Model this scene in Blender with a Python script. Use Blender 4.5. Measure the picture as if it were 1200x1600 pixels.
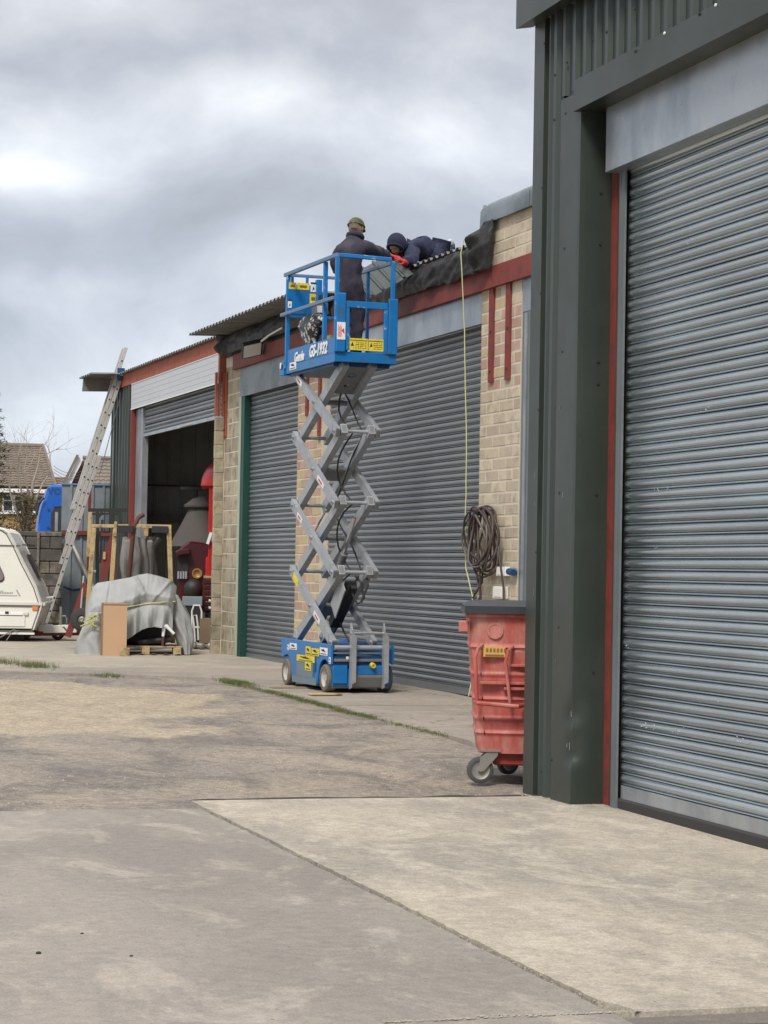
import bpy, bmesh, math, random
import numpy as np
from mathutils import Vector, Matrix, noise
random.seed(7)
for o in list(bpy.data.objects): bpy.data.objects.remove(o)
SC = bpy.context.scene
COL = SC.collection
PI = math.pi
# ------------------------------------------------------------------ camera
F_PX = 3500.0                      # focal length in pixels of the 1200 x 1600 frame
YAW, PITCH, ROLL = math.radians(17.0), math.radians(1.487), .018
CAM = Vector((0, 0, 1.56))
fw = Vector((math.sin(YAW)*math.cos(PITCH), math.cos(YAW)*math.cos(PITCH), math.sin(PITCH)))
Rr = Vector((math.cos(YAW), -math.sin(YAW), 0)); Uu = Rr.cross(fw)
rc = math.cos(ROLL)*Rr + math.sin(ROLL)*Uu; uc = math.cos(ROLL)*Uu - math.sin(ROLL)*Rr
cd = bpy.data.cameras.new('camera'); cam = bpy.data.objects.new('camera', cd); COL.objects.link(cam)
cam.matrix_world = Matrix(((rc.x, uc.x, -fw.x, 0), (rc.y, uc.y, -fw.y, 0), (rc.z, uc.z, -fw.z, CAM.z), (0, 0, 0, 1)))
cd.sensor_fit = 'VERTICAL'; cd.sensor_height = 36; cd.lens = F_PX/1600*36; cd.clip_start = .1; cd.clip_end = 3000
SC.camera = cam
SC.render.resolution_x = 768; SC.render.resolution_y = 1024
# ------------------------------------------------------------------ sun, sky, exposure
SUN_EL, SUN_AZ = math.radians(48), math.radians(215)     # azimuth from +Y towards +X
sd = bpy.data.lights.new('sun', 'SUN'); sd.energy = 1.5; sd.angle = math.radians(14); sd.color = (1, .95, .88)
sun = bpy.data.objects.new('sun', sd); COL.objects.link(sun)
sv = Vector((math.sin(SUN_AZ)*math.cos(SUN_EL), math.cos(SUN_AZ)*math.cos(SUN_EL), math.sin(SUN_EL)))
sun.rotation_euler = sv.to_track_quat('Z', 'Y').to_euler()
SC.view_settings.view_transform = 'Standard'; SC.view_settings.look = 'None'
SC.view_settings.exposure = 1.0; SC.view_settings.gamma = 1; SC.view_settings.use_curve_mapping = False
W = bpy.data.worlds.new('World'); SC.world = W; W.use_nodes = True
nt = W.node_tree; nt.nodes.clear()
def N(t, **k):
    n = nt.nodes.new(t)
    for a, b in k.items():
        if a == 'inp':
            for i, v in b.items():
                if hasattr(v, 'node'): nt.links.new(v, n.inputs[i])
                else: n.inputs[i].default_value = v
        else: setattr(n, a, b)
    return n
def mth(op, a, b=0.0, c=0.0): return N('ShaderNodeMath', operation=op, inp={0: a, 1: b, 2: c}).outputs[0]
def mixc(f, a, b, bt='MIX'):
    n = N('ShaderNodeMix', data_type='RGBA', blend_type=bt)
    for i, v in ((0, f), (6, a), (7, b)):
        if hasattr(v, 'node'): nt.links.new(v, n.inputs[i])
        else: n.inputs[i].default_value = v if not (isinstance(v, tuple) and len(v) == 3) else v+(1,)
    return n.outputs[2]
def ramp(f, stops):
    n = N('ShaderNodeValToRGB', inp={0: f}); cr = n.color_ramp
    while len(cr.elements) < len(stops): cr.elements.new(.5)
    for e, (p, c) in zip(cr.elements, stops): e.position = p; e.color = tuple(c)+(1,) if len(c) == 3 else c
    return n.outputs[0]
tc = N('ShaderNodeTexCoord').outputs['Generated']
sx = N('ShaderNodeSeparateXYZ', inp={0: tc}).outputs
az = mth('ARCTAN2', sx[0], sx[1]); el = mth('ARCSINE', sx[2])
cv = N('ShaderNodeCombineXYZ', inp={0: az, 1: mth('MULTIPLY', el, 1.45), 2: 0.0}).outputs[0]
warp = N('ShaderNodeTexNoise', inp={'Vector': cv, 'Scale': 5.0, 'Detail': 3.0}).outputs['Color']
cvw = N('ShaderNodeVectorMath', operation='MULTIPLY_ADD', inp={0: warp, 1: (.10, .10, 0), 2: cv}).outputs[0]
n1 = N('ShaderNodeTexNoise', inp={'Vector': cvw, 'Scale': 7.5, 'Detail': 8.0, 'Roughness': .50, 'Distortion': .25}).outputs['Fac']
n2 = N('ShaderNodeTexNoise', inp={'Vector': cvw, 'Scale': 3.2, 'Detail': 4.0}).outputs['Fac']
n3 = N('ShaderNodeTexNoise', inp={'Vector': cvw, 'Scale': 26.0, 'Detail': 7.0, 'Roughness': .6}).outputs['Fac']
def blob(px, py, wx, wy, amp):     # a bank of cloud centred on this azimuth and elevation
    d = fw + rc*((px-600)/F_PX) + uc*((800-py)/F_PX); d.normalize()
    a0, e0 = math.atan2(d.x, d.y), math.asin(d.z)
    # warped offsets keep the edge of the bank ragged
    sw = N('ShaderNodeSeparateXYZ', inp={0: cvw}).outputs
    u = mth('DIVIDE', mth('SUBTRACT', sw[0], a0+.05), wx/F_PX); v = mth('DIVIDE', mth('SUBTRACT', sw[1], e0*1.45+.05), 1.45*wy/F_PX)
    r = mth('ADD', mth('MULTIPLY', u, u), mth('MULTIPLY', v, v))
    return mth('MULTIPLY', mth('EXPONENT', mth('MULTIPLY', r, -1.0)), amp)
val = mth('ADD', mth('MULTIPLY', mth('SUBTRACT', n1, .5), .80), .445)
val = mth('ADD', val, mth('MULTIPLY', mth('SUBTRACT', n2, .5), .45))
val = mth('ADD', val, mth('MULTIPLY', mth('SUBTRACT', n3, .5), .34))
for b in [(340, 165, 170, 70, .24), (60, 255, 150, 90, .18), (480, 150, 200, 80, .10), (640, 230, 280, 70, .22), (40, 290, 110, 45, .22), (110, 640, 260, 110, .30), (560, 440, 240, 60, .04),
          (240, 85, 420, 45, -.20), (420, 350, 300, 75, -.24), (130, 390, 200, 55, -.12), (90, 480, 120, 40, .14), (250, 560, 160, 40, .10), (700, 60, 220, 60, .08), (760, 330, 200, 90, -.06), (130, 510, 260, 45, -.14), (600, 1000, 3000, 150, .1), (750, 120, 150, 90, .10)]:
    val = mth('ADD', val, blob(*b))
cloud = ramp(val, [(.12, (.205, .214, .235)), (.36, (.265, .28, .308)), (.55, (.345, .36, .385)), (.74, (.45, .465, .485)), (.95, (.60, .612, .622))])
warm = ramp(el, [(.10, (.97, 1.0, 1.05)), (.30, (1.04, 1.0, .97))])
cloud = mixc(1.0, cloud, warm, 'MULTIPLY')
zen = mth('MULTIPLY_ADD', mth('MAXIMUM', mth('SUBTRACT', sx[2], .22), 0.0), 1.5, 1.0)
sky = N('ShaderNodeTexSky', sky_type='NISHITA', sun_disc=False, sun_elevation=SUN_EL, sun_rotation=SUN_AZ, altitude=50)
skyc = mixc(1.0, sky.outputs[0], (.09, .09, .09), 'MULTIPLY')
cl2 = N('ShaderNodeVectorMath', operation='SCALE', inp={0: cloud, 'Scale': zen}).outputs[0]
skym = mixc(.93, skyc, cl2)
bg = N('ShaderNodeBackground', inp={0: skym, 1: 1.0})
N('ShaderNodeOutputWorld', inp={0: bg.outputs[0]})
# ------------------------------------------------------------------ pixel -> place in the yard
def ray(px, py): return fw + rc*((px-600)/F_PX) + uc*((800-py)/F_PX)
def at(px, py, z): return CAM + ray(px, py)*z
def gz(y):
    if y <= 15: return 0.0
    if y <= 24: return .17*(y-15)/9
    if y <= 34: return .17+.03*(y-24)/10
    return .2
class Frame:
    def __init__(s, ox, oy, oz, deg):
        s.o = Vector((ox, oy, oz)); s.a = math.radians(deg); c, q = math.cos(s.a), math.sin(s.a)
        s.X = Vector((c, q, 0)); s.Y = Vector((-q, c, 0))
    def n(s, px, py, n):            # hit the plane local x = n -> (y, z)
        d = ray(px, py); t = (s.o.dot(s.X)+n-CAM.dot(s.X))/d.dot(s.X); p = CAM+d*t-s.o
        return p.dot(s.Y), p.z+s.o.z
    def f(s, px, py, y=0.0):        # hit the plane local y = y -> (x, z)
        d = ray(px, py); t = (s.o.dot(s.Y)+y-CAM.dot(s.Y))/d.dot(s.Y); p = CAM+d*t-s.o
        return p.dot(s.X), p.z+s.o.z
    def loc(s, p): p = p-s.o; return Vector((p.dot(s.X), p.dot(s.Y), p.z))
# ------------------------------------------------------------------ materials (world-position noise)
MATS = {}
def mat(name, c, rough=.7, metal=0.0, var=.18, scale=3.0, c2=None, f2=(.45, .65), s2=2.0, fine=60.0, bump=.0, bscale=40.0, stretch=(1, 1, 1), rnd=None, obj=False, spec=.5):
    """base colour c, mottled by var; c2 = second colour in patches where noise (scale s2) lies in f2; rnd = list of colours picked per object"""
    global nt
    m = bpy.data.materials.new(name); m.use_nodes = True; nt = m.node_tree; nt.nodes.clear()
    out = N('ShaderNodeOutputMaterial'); b = N('ShaderNodeBsdfPrincipled')
    nt.links.new(b.outputs[0], out.inputs[0])
    if obj: pos = N('ShaderNodeTexCoord').outputs['Object']
    else: pos = N('ShaderNodeNewGeometry').outputs['Position']
    pos = N('ShaderNodeVectorMath', operation='MULTIPLY', inp={0: pos, 1: stretch}).outputs[0]
    col = c
    if rnd:
        r = N('ShaderNodeObjectInfo').outputs['Random']
        rp = N('ShaderNodeValToRGB', inp={0: r}); cr = rp.color_ramp; cr.interpolation = 'CONSTANT'
        while len(cr.elements) < len(rnd): cr.elements.new(.5)
        for i, cc in enumerate(rnd): cr.elements[i].position = i/len(rnd); cr.elements[i].color = cc+(1,)
        col = rp.outputs[0]
    if c2:
        ns = N('ShaderNodeTexNoise', inp={'Vector': pos, 'Scale': s2, 'Detail': 6.0, 'Roughness': .65}).outputs['Fac']
        mr = N('ShaderNodeMapRange', inp={0: ns, 1: f2[0], 2: f2[1]}).outputs[0]
        col = mixc(mr, col, c2)
    ns = N('ShaderNodeTexNoise', inp={'Vector': pos, 'Scale': scale, 'Detail': 5.0, 'Roughness': .6}).outputs['Fac']
    nf = N('ShaderNodeTexNoise', inp={'Vector': pos, 'Scale': fine, 'Detail': 2.0}).outputs['Fac']
    k = mth('ADD', mth('MULTIPLY', mth('SUBTRACT', ns, .5), 2.2*var), mth('MULTIPLY', mth('SUBTRACT', nf, .5), var))
    k = mth('ADD', k, 1.0)
    cc = N('ShaderNodeVectorMath', operation='SCALE', inp={0: col, 'Scale': k}).outputs[0]
    nt.links.new(cc, b.inputs['Base Color'])
    b.inputs['Metallic'].default_value = metal; b.inputs['Specular IOR Level'].default_value = spec
    rr = mth('MULTIPLY_ADD', mth('SUBTRACT', ns, .5), .35, rough); nt.links.new(rr, b.inputs['Roughness'])
    if bump:
        nb = N('ShaderNodeTexNoise', inp={'Vector': pos, 'Scale': bscale, 'Detail': 4.0, 'Roughness': .6}).outputs['Fac']
        bn = N('ShaderNodeBump', inp={'Strength': .6, 'Distance': bump, 'Height': nb}); nt.links.new(bn.outputs[0], b.inputs['Normal'])
    MATS[name] = m
    return m
# ------------------------------------------------------------------ mesh builder
class MB:
    def __init__(s): s.v = []; s.f = []; s.m = []
    def add(s, vs, fs, mi=0):
        k = len(s.v); s.v += [tuple(v) for v in vs]; s.f += [tuple(i+k for i in f) for f in fs]; s.m += [mi]*len(fs); return s
    def box(s, x0, x1, y0, y1, z0, z1, mi=0):
        x0, x1 = sorted((x0, x1)); y0, y1 = sorted((y0, y1)); z0, z1 = sorted((z0, z1))
        return s.add([(x0, y0, z0), (x1, y0, z0), (x1, y1, z0), (x0, y1, z0), (x0, y0, z1), (x1, y0, z1), (x1, y1, z1), (x0, y1, z1)],
                     [(0, 3, 2, 1), (4, 5, 6, 7), (0, 1, 5, 4), (1, 2, 6, 5), (2, 3, 7, 6), (3, 0, 4, 7)], mi)
    def prism(s, poly, axis, a, b, mi=0, closed=True, caps=True):
        def P(u, v, w): return {'x': (w, u, v), 'y': (u, w, v), 'z': (u, v, w)}[axis]
        n = len(poly); vs = [P(u, v, a) for u, v in poly]+[P(u, v, b) for u, v in poly]
        fs = [(i, (i+1) % n, n+(i+1) % n, n+i) for i in range(n if closed else n-1)]
        if closed and caps: fs += [tuple(range(n))[::-1], tuple(range(n, 2*n))]
        return s.add(vs, fs, mi)
    def beam(s, p, q, w, h, up=(0, 0, 1), mi=0):       # w across, h along 'up'
        p, q = Vector(p), Vector(q); d = (q-p).normalized(); sd_ = d.cross(Vector(up))
        if sd_.length < 1e-4: sd_ = d.cross(Vector((1, 0, 0)))
        sd_.normalize(); u = sd_.cross(d).normalized(); vs = []
        for c in (p, q):
            for a, b in ((-1, -1), (1, -1), (1, 1), (-1, 1)): vs.append(c+sd_*(a*w/2)+u*(b*h/2))
        return s.add(vs, [(0, 3, 2, 1), (4, 5, 6, 7), (0, 1, 5, 4), (1, 2, 6, 5), (2, 3, 7, 6), (3, 0, 4, 7)], mi)
    def tube(s, pts, r, n=8, caps=True, mi=0):
        pts = [Vector(p) for p in pts]; rs = r if isinstance(r, (list, tuple)) else [r]*len(pts)
        t0 = (pts[1]-pts[0]).normalized(); u = t0.orthogonal().normalized(); vs = []; fs = []
        for i, p in enumerate(pts):
            t = (pts[min(i+1, len(pts)-1)]-pts[max(i-1, 0)]).normalized()
            u = (u-t*u.dot(t)); u = u.normalized() if u.length > 1e-5 else t.orthogonal().normalized(); w = t.cross(u)
            for k in range(n):
                a = 2*PI*k/n; vs.append(p+(u*math.cos(a)+w*math.sin(a))*rs[i])
        for i in range(len(pts)-1):
            for k in range(n): fs.append((i*n+k, i*n+(k+1) % n, (i+1)*n+(k+1) % n, (i+1)*n+k))
        if caps: fs += [tuple(range(n))[::-1], tuple(range((len(pts)-1)*n, len(pts)*n))]
        return s.add(vs, fs, mi)
    def disc(s, c, ax, r, t, n=24, mi=0, r2=None):     # cylinder centred on c along unit ax
        c = Vector(c); ax = Vector(ax).normalized(); return s.tube([c-ax*t/2, c+ax*t/2], [r, r2 if r2 else r], n, True, mi)
    def lathe(s, c, ax, prof, n=24, mi=0):             # prof = [(along, radius)]
        c = Vector(c); ax = Vector(ax).normalized(); u = ax.orthogonal().normalized(); w = ax.cross(u); vs = []; fs = []
        for a, r in prof:
            for k in range(n): t = 2*PI*k/n; vs.append(c+ax*a+(u*math.cos(t)+w*math.sin(t))*max(r, 1e-4))
        for i in range(len(prof)-1):
            for k in range(n): fs.append((i*n+k, i*n+(k+1) % n, (i+1)*n+(k+1) % n, (i+1)*n+k))
        return s.add(vs, fs, mi)
    def grid(s, fn, nu, nv, mi=0):
        vs = [fn(i/nu, j/nv) for j in range(nv+1) for i in range(nu+1)]; w = nu+1
        return s.add(vs, [(j*w+i, j*w+i+1, (j+1)*w+i+1, (j+1)*w+i) for j in range(nv) for i in range(nu)], mi)
    def ell(s, c, r, n=12, m=8, mi=0, fn=None):
        vs = []; fs = []
        for j in range(m+1):
            t = PI*j/m
            for k in range(n):
                a = 2*PI*k/n; p = Vector((math.sin(t)*math.cos(a), math.sin(t)*math.sin(a), math.cos(t)))
                q = Vector((p.x*r[0], p.y*r[1], p.z*r[2]))+Vector(c)
                vs.append(fn(q, p) if fn else q)
        for j in range(m):
            for k in range(n): fs.append((j*n+k, (j+1)*n+k, (j+1)*n+(k+1) % n, j*n+(k+1) % n))
        return s.add(vs, fs, mi)
    def mesh(s, name, mats, smooth=False, bevel=0, solid=0):
        me = bpy.data.meshes.new(name); me.from_pydata(s.v, [], s.f)
        for m in (mats if isinstance(mats, (list, tuple)) else [mats]): me.materials.append(MATS[m] if isinstance(m, str) else m)
        me.polygons.foreach_set('material_index', s.m)
        bm = bmesh.new(); bm.from_mesh(me)
        bmesh.ops.remove_doubles(bm, verts=bm.verts, dist=1e-5)
        bmesh.ops.recalc_face_normals(bm, faces=bm.faces)
        if bevel: bmesh.ops.bevel(bm, geom=[e for e in bm.edges if e.is_manifold and e.calc_face_angle(0) > .5], offset=bevel, segments=1, affect='EDGES', profile=.5)
        if solid: bmesh.ops.solidify(bm, geom=bm.faces, thickness=solid)
        bm.to_mesh(me); bm.free()
        if smooth:
            me.polygons.foreach_set('use_smooth', [True]*len(me.polygons))
            if smooth != 'all': me.set_sharp_from_angle(angle=math.radians(40))
        return me
    def build(s, name, mats, parent=None, smooth=False, bevel=0, solid=0, loc=None):
        return link(name, s.mesh(name, mats, smooth, bevel, solid), parent, loc)
def link(name, me, parent=None, loc=None, rot=None):
    o = bpy.data.objects.new(name, me); COL.objects.link(o); o.parent = parent
    if loc is not None: o.location = loc
    if rot is not None: o.rotation_euler = rot
    return o
def tag(o, label=None, cat=None, group=None, kind=None):
    if label: o['label'] = label
    if cat: o['category'] = cat
    if group: o['group'] = group
    if kind: o['kind'] = kind
    return o
def thing(name, fr, label, cat, group=None):
    o = bpy.data.objects.new(name, None); COL.objects.link(o); o.location = fr.o; o.rotation_euler = (0, 0, fr.a); o.empty_display_size = .3
    return tag(o, label, cat, group)
def view_frame(px, py, d, extra=0.0, ground=True):     # a spot on the ground turned to face down the yard
    p = at(px, py, d); a = math.degrees(math.atan2(p.x, p.y))
    return Frame(p.x, p.y, gz(p.y) if ground else p.z, -a+extra)
def nz(x, y, z=0.0, s=1.0): return noise.noise(Vector((x*s, y*s, z*s)))
def text(body, mat_, parent, size, M, name='lettering', bold=0, shear=0, thick=.002):
    cu = bpy.data.curves.new(name, 'FONT'); cu.body = body; cu.size = size; cu.extrude = thick; cu.offset = bold; cu.shear = shear
    cu.align_x = 'LEFT'; cu.resolution_u = 2
    o = bpy.data.objects.new(name, cu); COL.objects.link(o)
    dg = bpy.context.evaluated_depsgraph_get(); me = bpy.data.meshes.new_from_object(o.evaluated_get(dg)); me.materials.clear(); me.materials.append(MATS[mat_])
    bpy.data.objects.remove(o); o = link(name, me, parent); o.matrix_local = M
    return o
# ------------------------------------------------------------------ palette
mat('green_clad', (.030, .043, .036), .40, 0, .16, 1.5, c2=(.040, .052, .044), s2=1.2, bump=.0006, bscale=8, stretch=(1, 1, .22))
mat('green_trim', (.028, .038, .030), .40, 0, .12, 1.2, c2=(.038, .046, .038), s2=1.5, bump=.0008, bscale=5)
mat('galv', (.42, .45, .47), .34, .6, .2, 2.5, c2=(.26, .30, .33), s2=2.2, f2=(.45, .7), bump=.0008, bscale=9, stretch=(1, 1, .6))
mat('galv_dull', (.23, .265, .285), .5, .35, .25, 3.0, c2=(.13, .155, .17), s2=1.6, f2=(.45, .65), bump=.001, bscale=14)
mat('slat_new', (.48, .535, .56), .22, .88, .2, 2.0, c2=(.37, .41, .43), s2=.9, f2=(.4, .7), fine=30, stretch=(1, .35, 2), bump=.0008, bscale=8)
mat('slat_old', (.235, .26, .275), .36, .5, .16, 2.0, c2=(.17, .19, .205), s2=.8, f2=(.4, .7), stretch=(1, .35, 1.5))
mat('guide', (.19, .215, .225), .45, .4, .12, 3)
mat('red_oxide', (.20, .035, .026), .65, 0, .2, 5, c2=(.13, .03, .025), s2=6)
mat('orange_steel', (.33, .085, .042), .7, 0, .2, 5, c2=(.23, .06, .035), s2=5)
mat('rubber', (.035, .033, .032), .8, 0, .2)
mat('dark', (.012, .012, .012), .9, 0, .2)
mat('black_sheet', (.009, .0095, .010), .55, 0, .3, 6, c2=(.028, .028, .028), s2=7, bump=.01, bscale=22)
mat('roof_tin', (.20, .195, .185), .6, .2, .2, 5, c2=(.12, .115, .105), s2=5)
mat('mortar', (.56, .50, .40), .9, 0, .15, 8, bump=.004, bscale=60)
mat('brick', (.4, .3, .2), .9, 0, .22, 7, rnd=[(.50, .425, .31), (.45, .38, .275), (.54, .465, .345), (.46, .39, .30), (.40, .335, .255), (.51, .435, .325)], c2=(.33, .28, .22), s2=5, f2=(.50, .72), bump=.004, bscale=50)
mat('brick_old', (.4, .3, .2), .9, 0, .25, 6, rnd=[(.38, .33, .235), (.33, .285, .205), (.41, .355, .26), (.30, .26, .19)], c2=(.17, .15, .11), s2=5, f2=(.48, .7), bump=.005, bscale=40)
mat('brick_pink', (.4, .3, .2), .9, 0, .22, 7, rnd=[(.42, .29, .215), (.46, .37, .22), (.38, .25, .19), (.47, .37, .23), (.41, .31, .21), (.44, .30, .23)], c2=(.31, .24, .18), s2=9, f2=(.55, .75), bump=.004, bscale=50)
mat('green_paint', (.008, .05, .038), .5, 0, .15)
mat('pale_green', (.36, .42, .33), .7, 0, .15)
mat('white_panel', (.50, .52, .54), .5, .1, .05, 2)
mat('white', (.75, .75, .73), .5, 0, .06)
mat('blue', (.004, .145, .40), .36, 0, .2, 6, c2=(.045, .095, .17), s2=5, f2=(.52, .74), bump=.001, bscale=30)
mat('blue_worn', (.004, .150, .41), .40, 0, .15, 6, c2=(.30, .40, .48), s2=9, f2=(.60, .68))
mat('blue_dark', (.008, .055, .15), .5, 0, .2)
mat('rail_top', (.12, .21, .33), .5, .2, .25, 8)
mat('lift_grey', (.33, .35, .37), .38, .25, .14, 4, c2=(.20, .19, .17), s2=8, f2=(.52, .8), bump=.001, bscale=40)
mat('lift_grey_dark', (.20, .205, .21), .5, .3, .2)
mat('chrome', (.6, .6, .6), .2, 1, .05)
mat('yellow', (.72, .58, .04), .6, 0, .1, 9, c2=(.5, .4, .04), s2=40)
mat('ink', (.02, .02, .02), .7)
mat('sticker', (.72, .72, .72), .6, 0, .05)
mat('red_ink', (.5, .05, .04), .6)
mat('tyre', (.15, .13, .10), .9, 0, .2, 20)
mat('tyre_dark', (.04, .038, .036), .85, 0, .2, 20)
mat('rim', (.42, .40, .36), .7, 0, .2, 20)
mat('steel_skirt', (.17, .22, .25), .6, .2, .2)
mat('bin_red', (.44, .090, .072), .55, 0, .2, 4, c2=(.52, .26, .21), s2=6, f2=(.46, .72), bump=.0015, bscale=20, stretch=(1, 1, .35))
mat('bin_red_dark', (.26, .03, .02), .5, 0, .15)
mat('lid_grey', (.030, .034, .04), .45, 0, .15)
mat('castor', (.30, .29, .26), .5, .5, .2)
mat('wheel_grey', (.07, .07, .07), .8, 0, .2)
mat('hose', (.060, .038, .032), .5, 0, .3, 9)
mat('hose_grey', (.11, .095, .09), .5, 0, .3, 9)
mat('rope', (.50, .50, .25), .9, 0, .15)
mat('coverall', (.030, .027, .044), .9, 0, .35, 9, c2=(.065, .058, .072), s2=5, bump=.03, bscale=13, stretch=(1, 1, .6))
mat('navy', (.014, .019, .045), .9, 0, .3, 8, c2=(.03, .036, .07), s2=6, bump=.03, bscale=13)
mat('hood_navy', (.012, .016, .04), .9, 0, .2, 8, bump=.006, bscale=20)
mat('skin', (.45, .26, .18), .6, 0, .08)
mat('cap_olive', (.12, .115, .065), .9, 0, .2, 20, c2=(.06, .07, .035), s2=26, f2=(.48, .52))
mat('glove_red', (.50, .035, .03), .7, 0, .15)
mat('boot', (.02, .018, .016), .7)
mat('hair', (.12, .10, .08), .9)
mat('tarp', (.33, .335, .325), .75, 0, .15, 5, c2=(.27, .275, .27), s2=2, bump=.004, bscale=14)
mat('tarp_dark', (.21, .20, .185), .85, 0, .2, 5, c2=(.15, .14, .13), s2=4, bump=.012, bscale=9)
mat('card', (.42, .265, .155), .85, 0, .07, 2)
mat('card_edge', (.20, .12, .07), .9)
mat('timber', (.44, .33, .17), .85, 0, .2, 9, c2=(.20, .13, .06), s2=6, f2=(.5, .65))
mat('timber_old', (.22, .16, .10), .9, 0, .25, 9)
mat('rust_red', (.16, .028, .02), .7, 0, .2)
mat('rust_brown', (.09, .035, .025), .7, 0, .25)
mat('black_iron', (.018, .018, .018), .6, 0, .2)
mat('cream', (.72, .71, .64), .45, 0, .06, 3)
mat('cream2', (.60, .59, .53), .5, 0, .08, 3)
mat('seam', (.10, .10, .09), .7)
mat('glass_dark', (.05, .045, .045), .12, 0, .1)
mat('glass_pink', (.22, .17, .17), .2, 0, .1)
mat('orange', (.7, .22, .04), .5)
mat('grey_clad', (.215, .245, .27), .55, .1, .12, 2, c2=(.16, .185, .20), s2=2)
mat('inner_clad', (.36, .375, .355), .6, 0, .2, 2, c2=(.28, .28, .26), s2=1.5)
mat('stone', (.2, .18, .15), .95, 0, .25, 6, rnd=[(.125, .11, .095), (.16, .14, .12), (.10, .09, .08), (.19, .165, .13)], c2=(.07, .065, .055), s2=5, bump=.02, bscale=14)
mat('lorry_blue', (.015, .10, .42), .3, 0, .08)
mat('gap_shade_soil', (.06, .045, .035), .95, 0, .3)
mat('pale_blue', (.12, .24, .45), .5)
mat('alu', (.46, .45, .42), .5, .25, .12, 9)
mat('maroon', (.055, .008, .012), .3, 0, .15)
mat('bright_red', (.40, .012, .010), .35, 0, .1)
mat('brass', (.5, .33, .12), .3, .8)
mat('tool_grey', (.22, .26, .28), .5)
mat('house_brick', (.36, .235, .115), .9, 0, .25, 2.5, bump=.02, bscale=3)
mat('house_white', (.72, .73, .74), .6)
mat('bark', (.29, .25, .21), .95, 0, .25, 4)
mat('ivy', (.075, .05, .02), .95, 0, .3, 5, c2=(.05, .06, .02), s2=5)
mat('needle', (.020, .042, .016), .9, 0, .3, 1)
mat('grass', (.085, .125, .03), .9, 0, .3, 6, c2=(.22, .18, .09), s2=3)
mat('pebble', (.33, .29, .24), .95, 0, .35, 40)
mat('pebble_pale', (.55, .49, .40), .95, 0, .25, 40)
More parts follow.
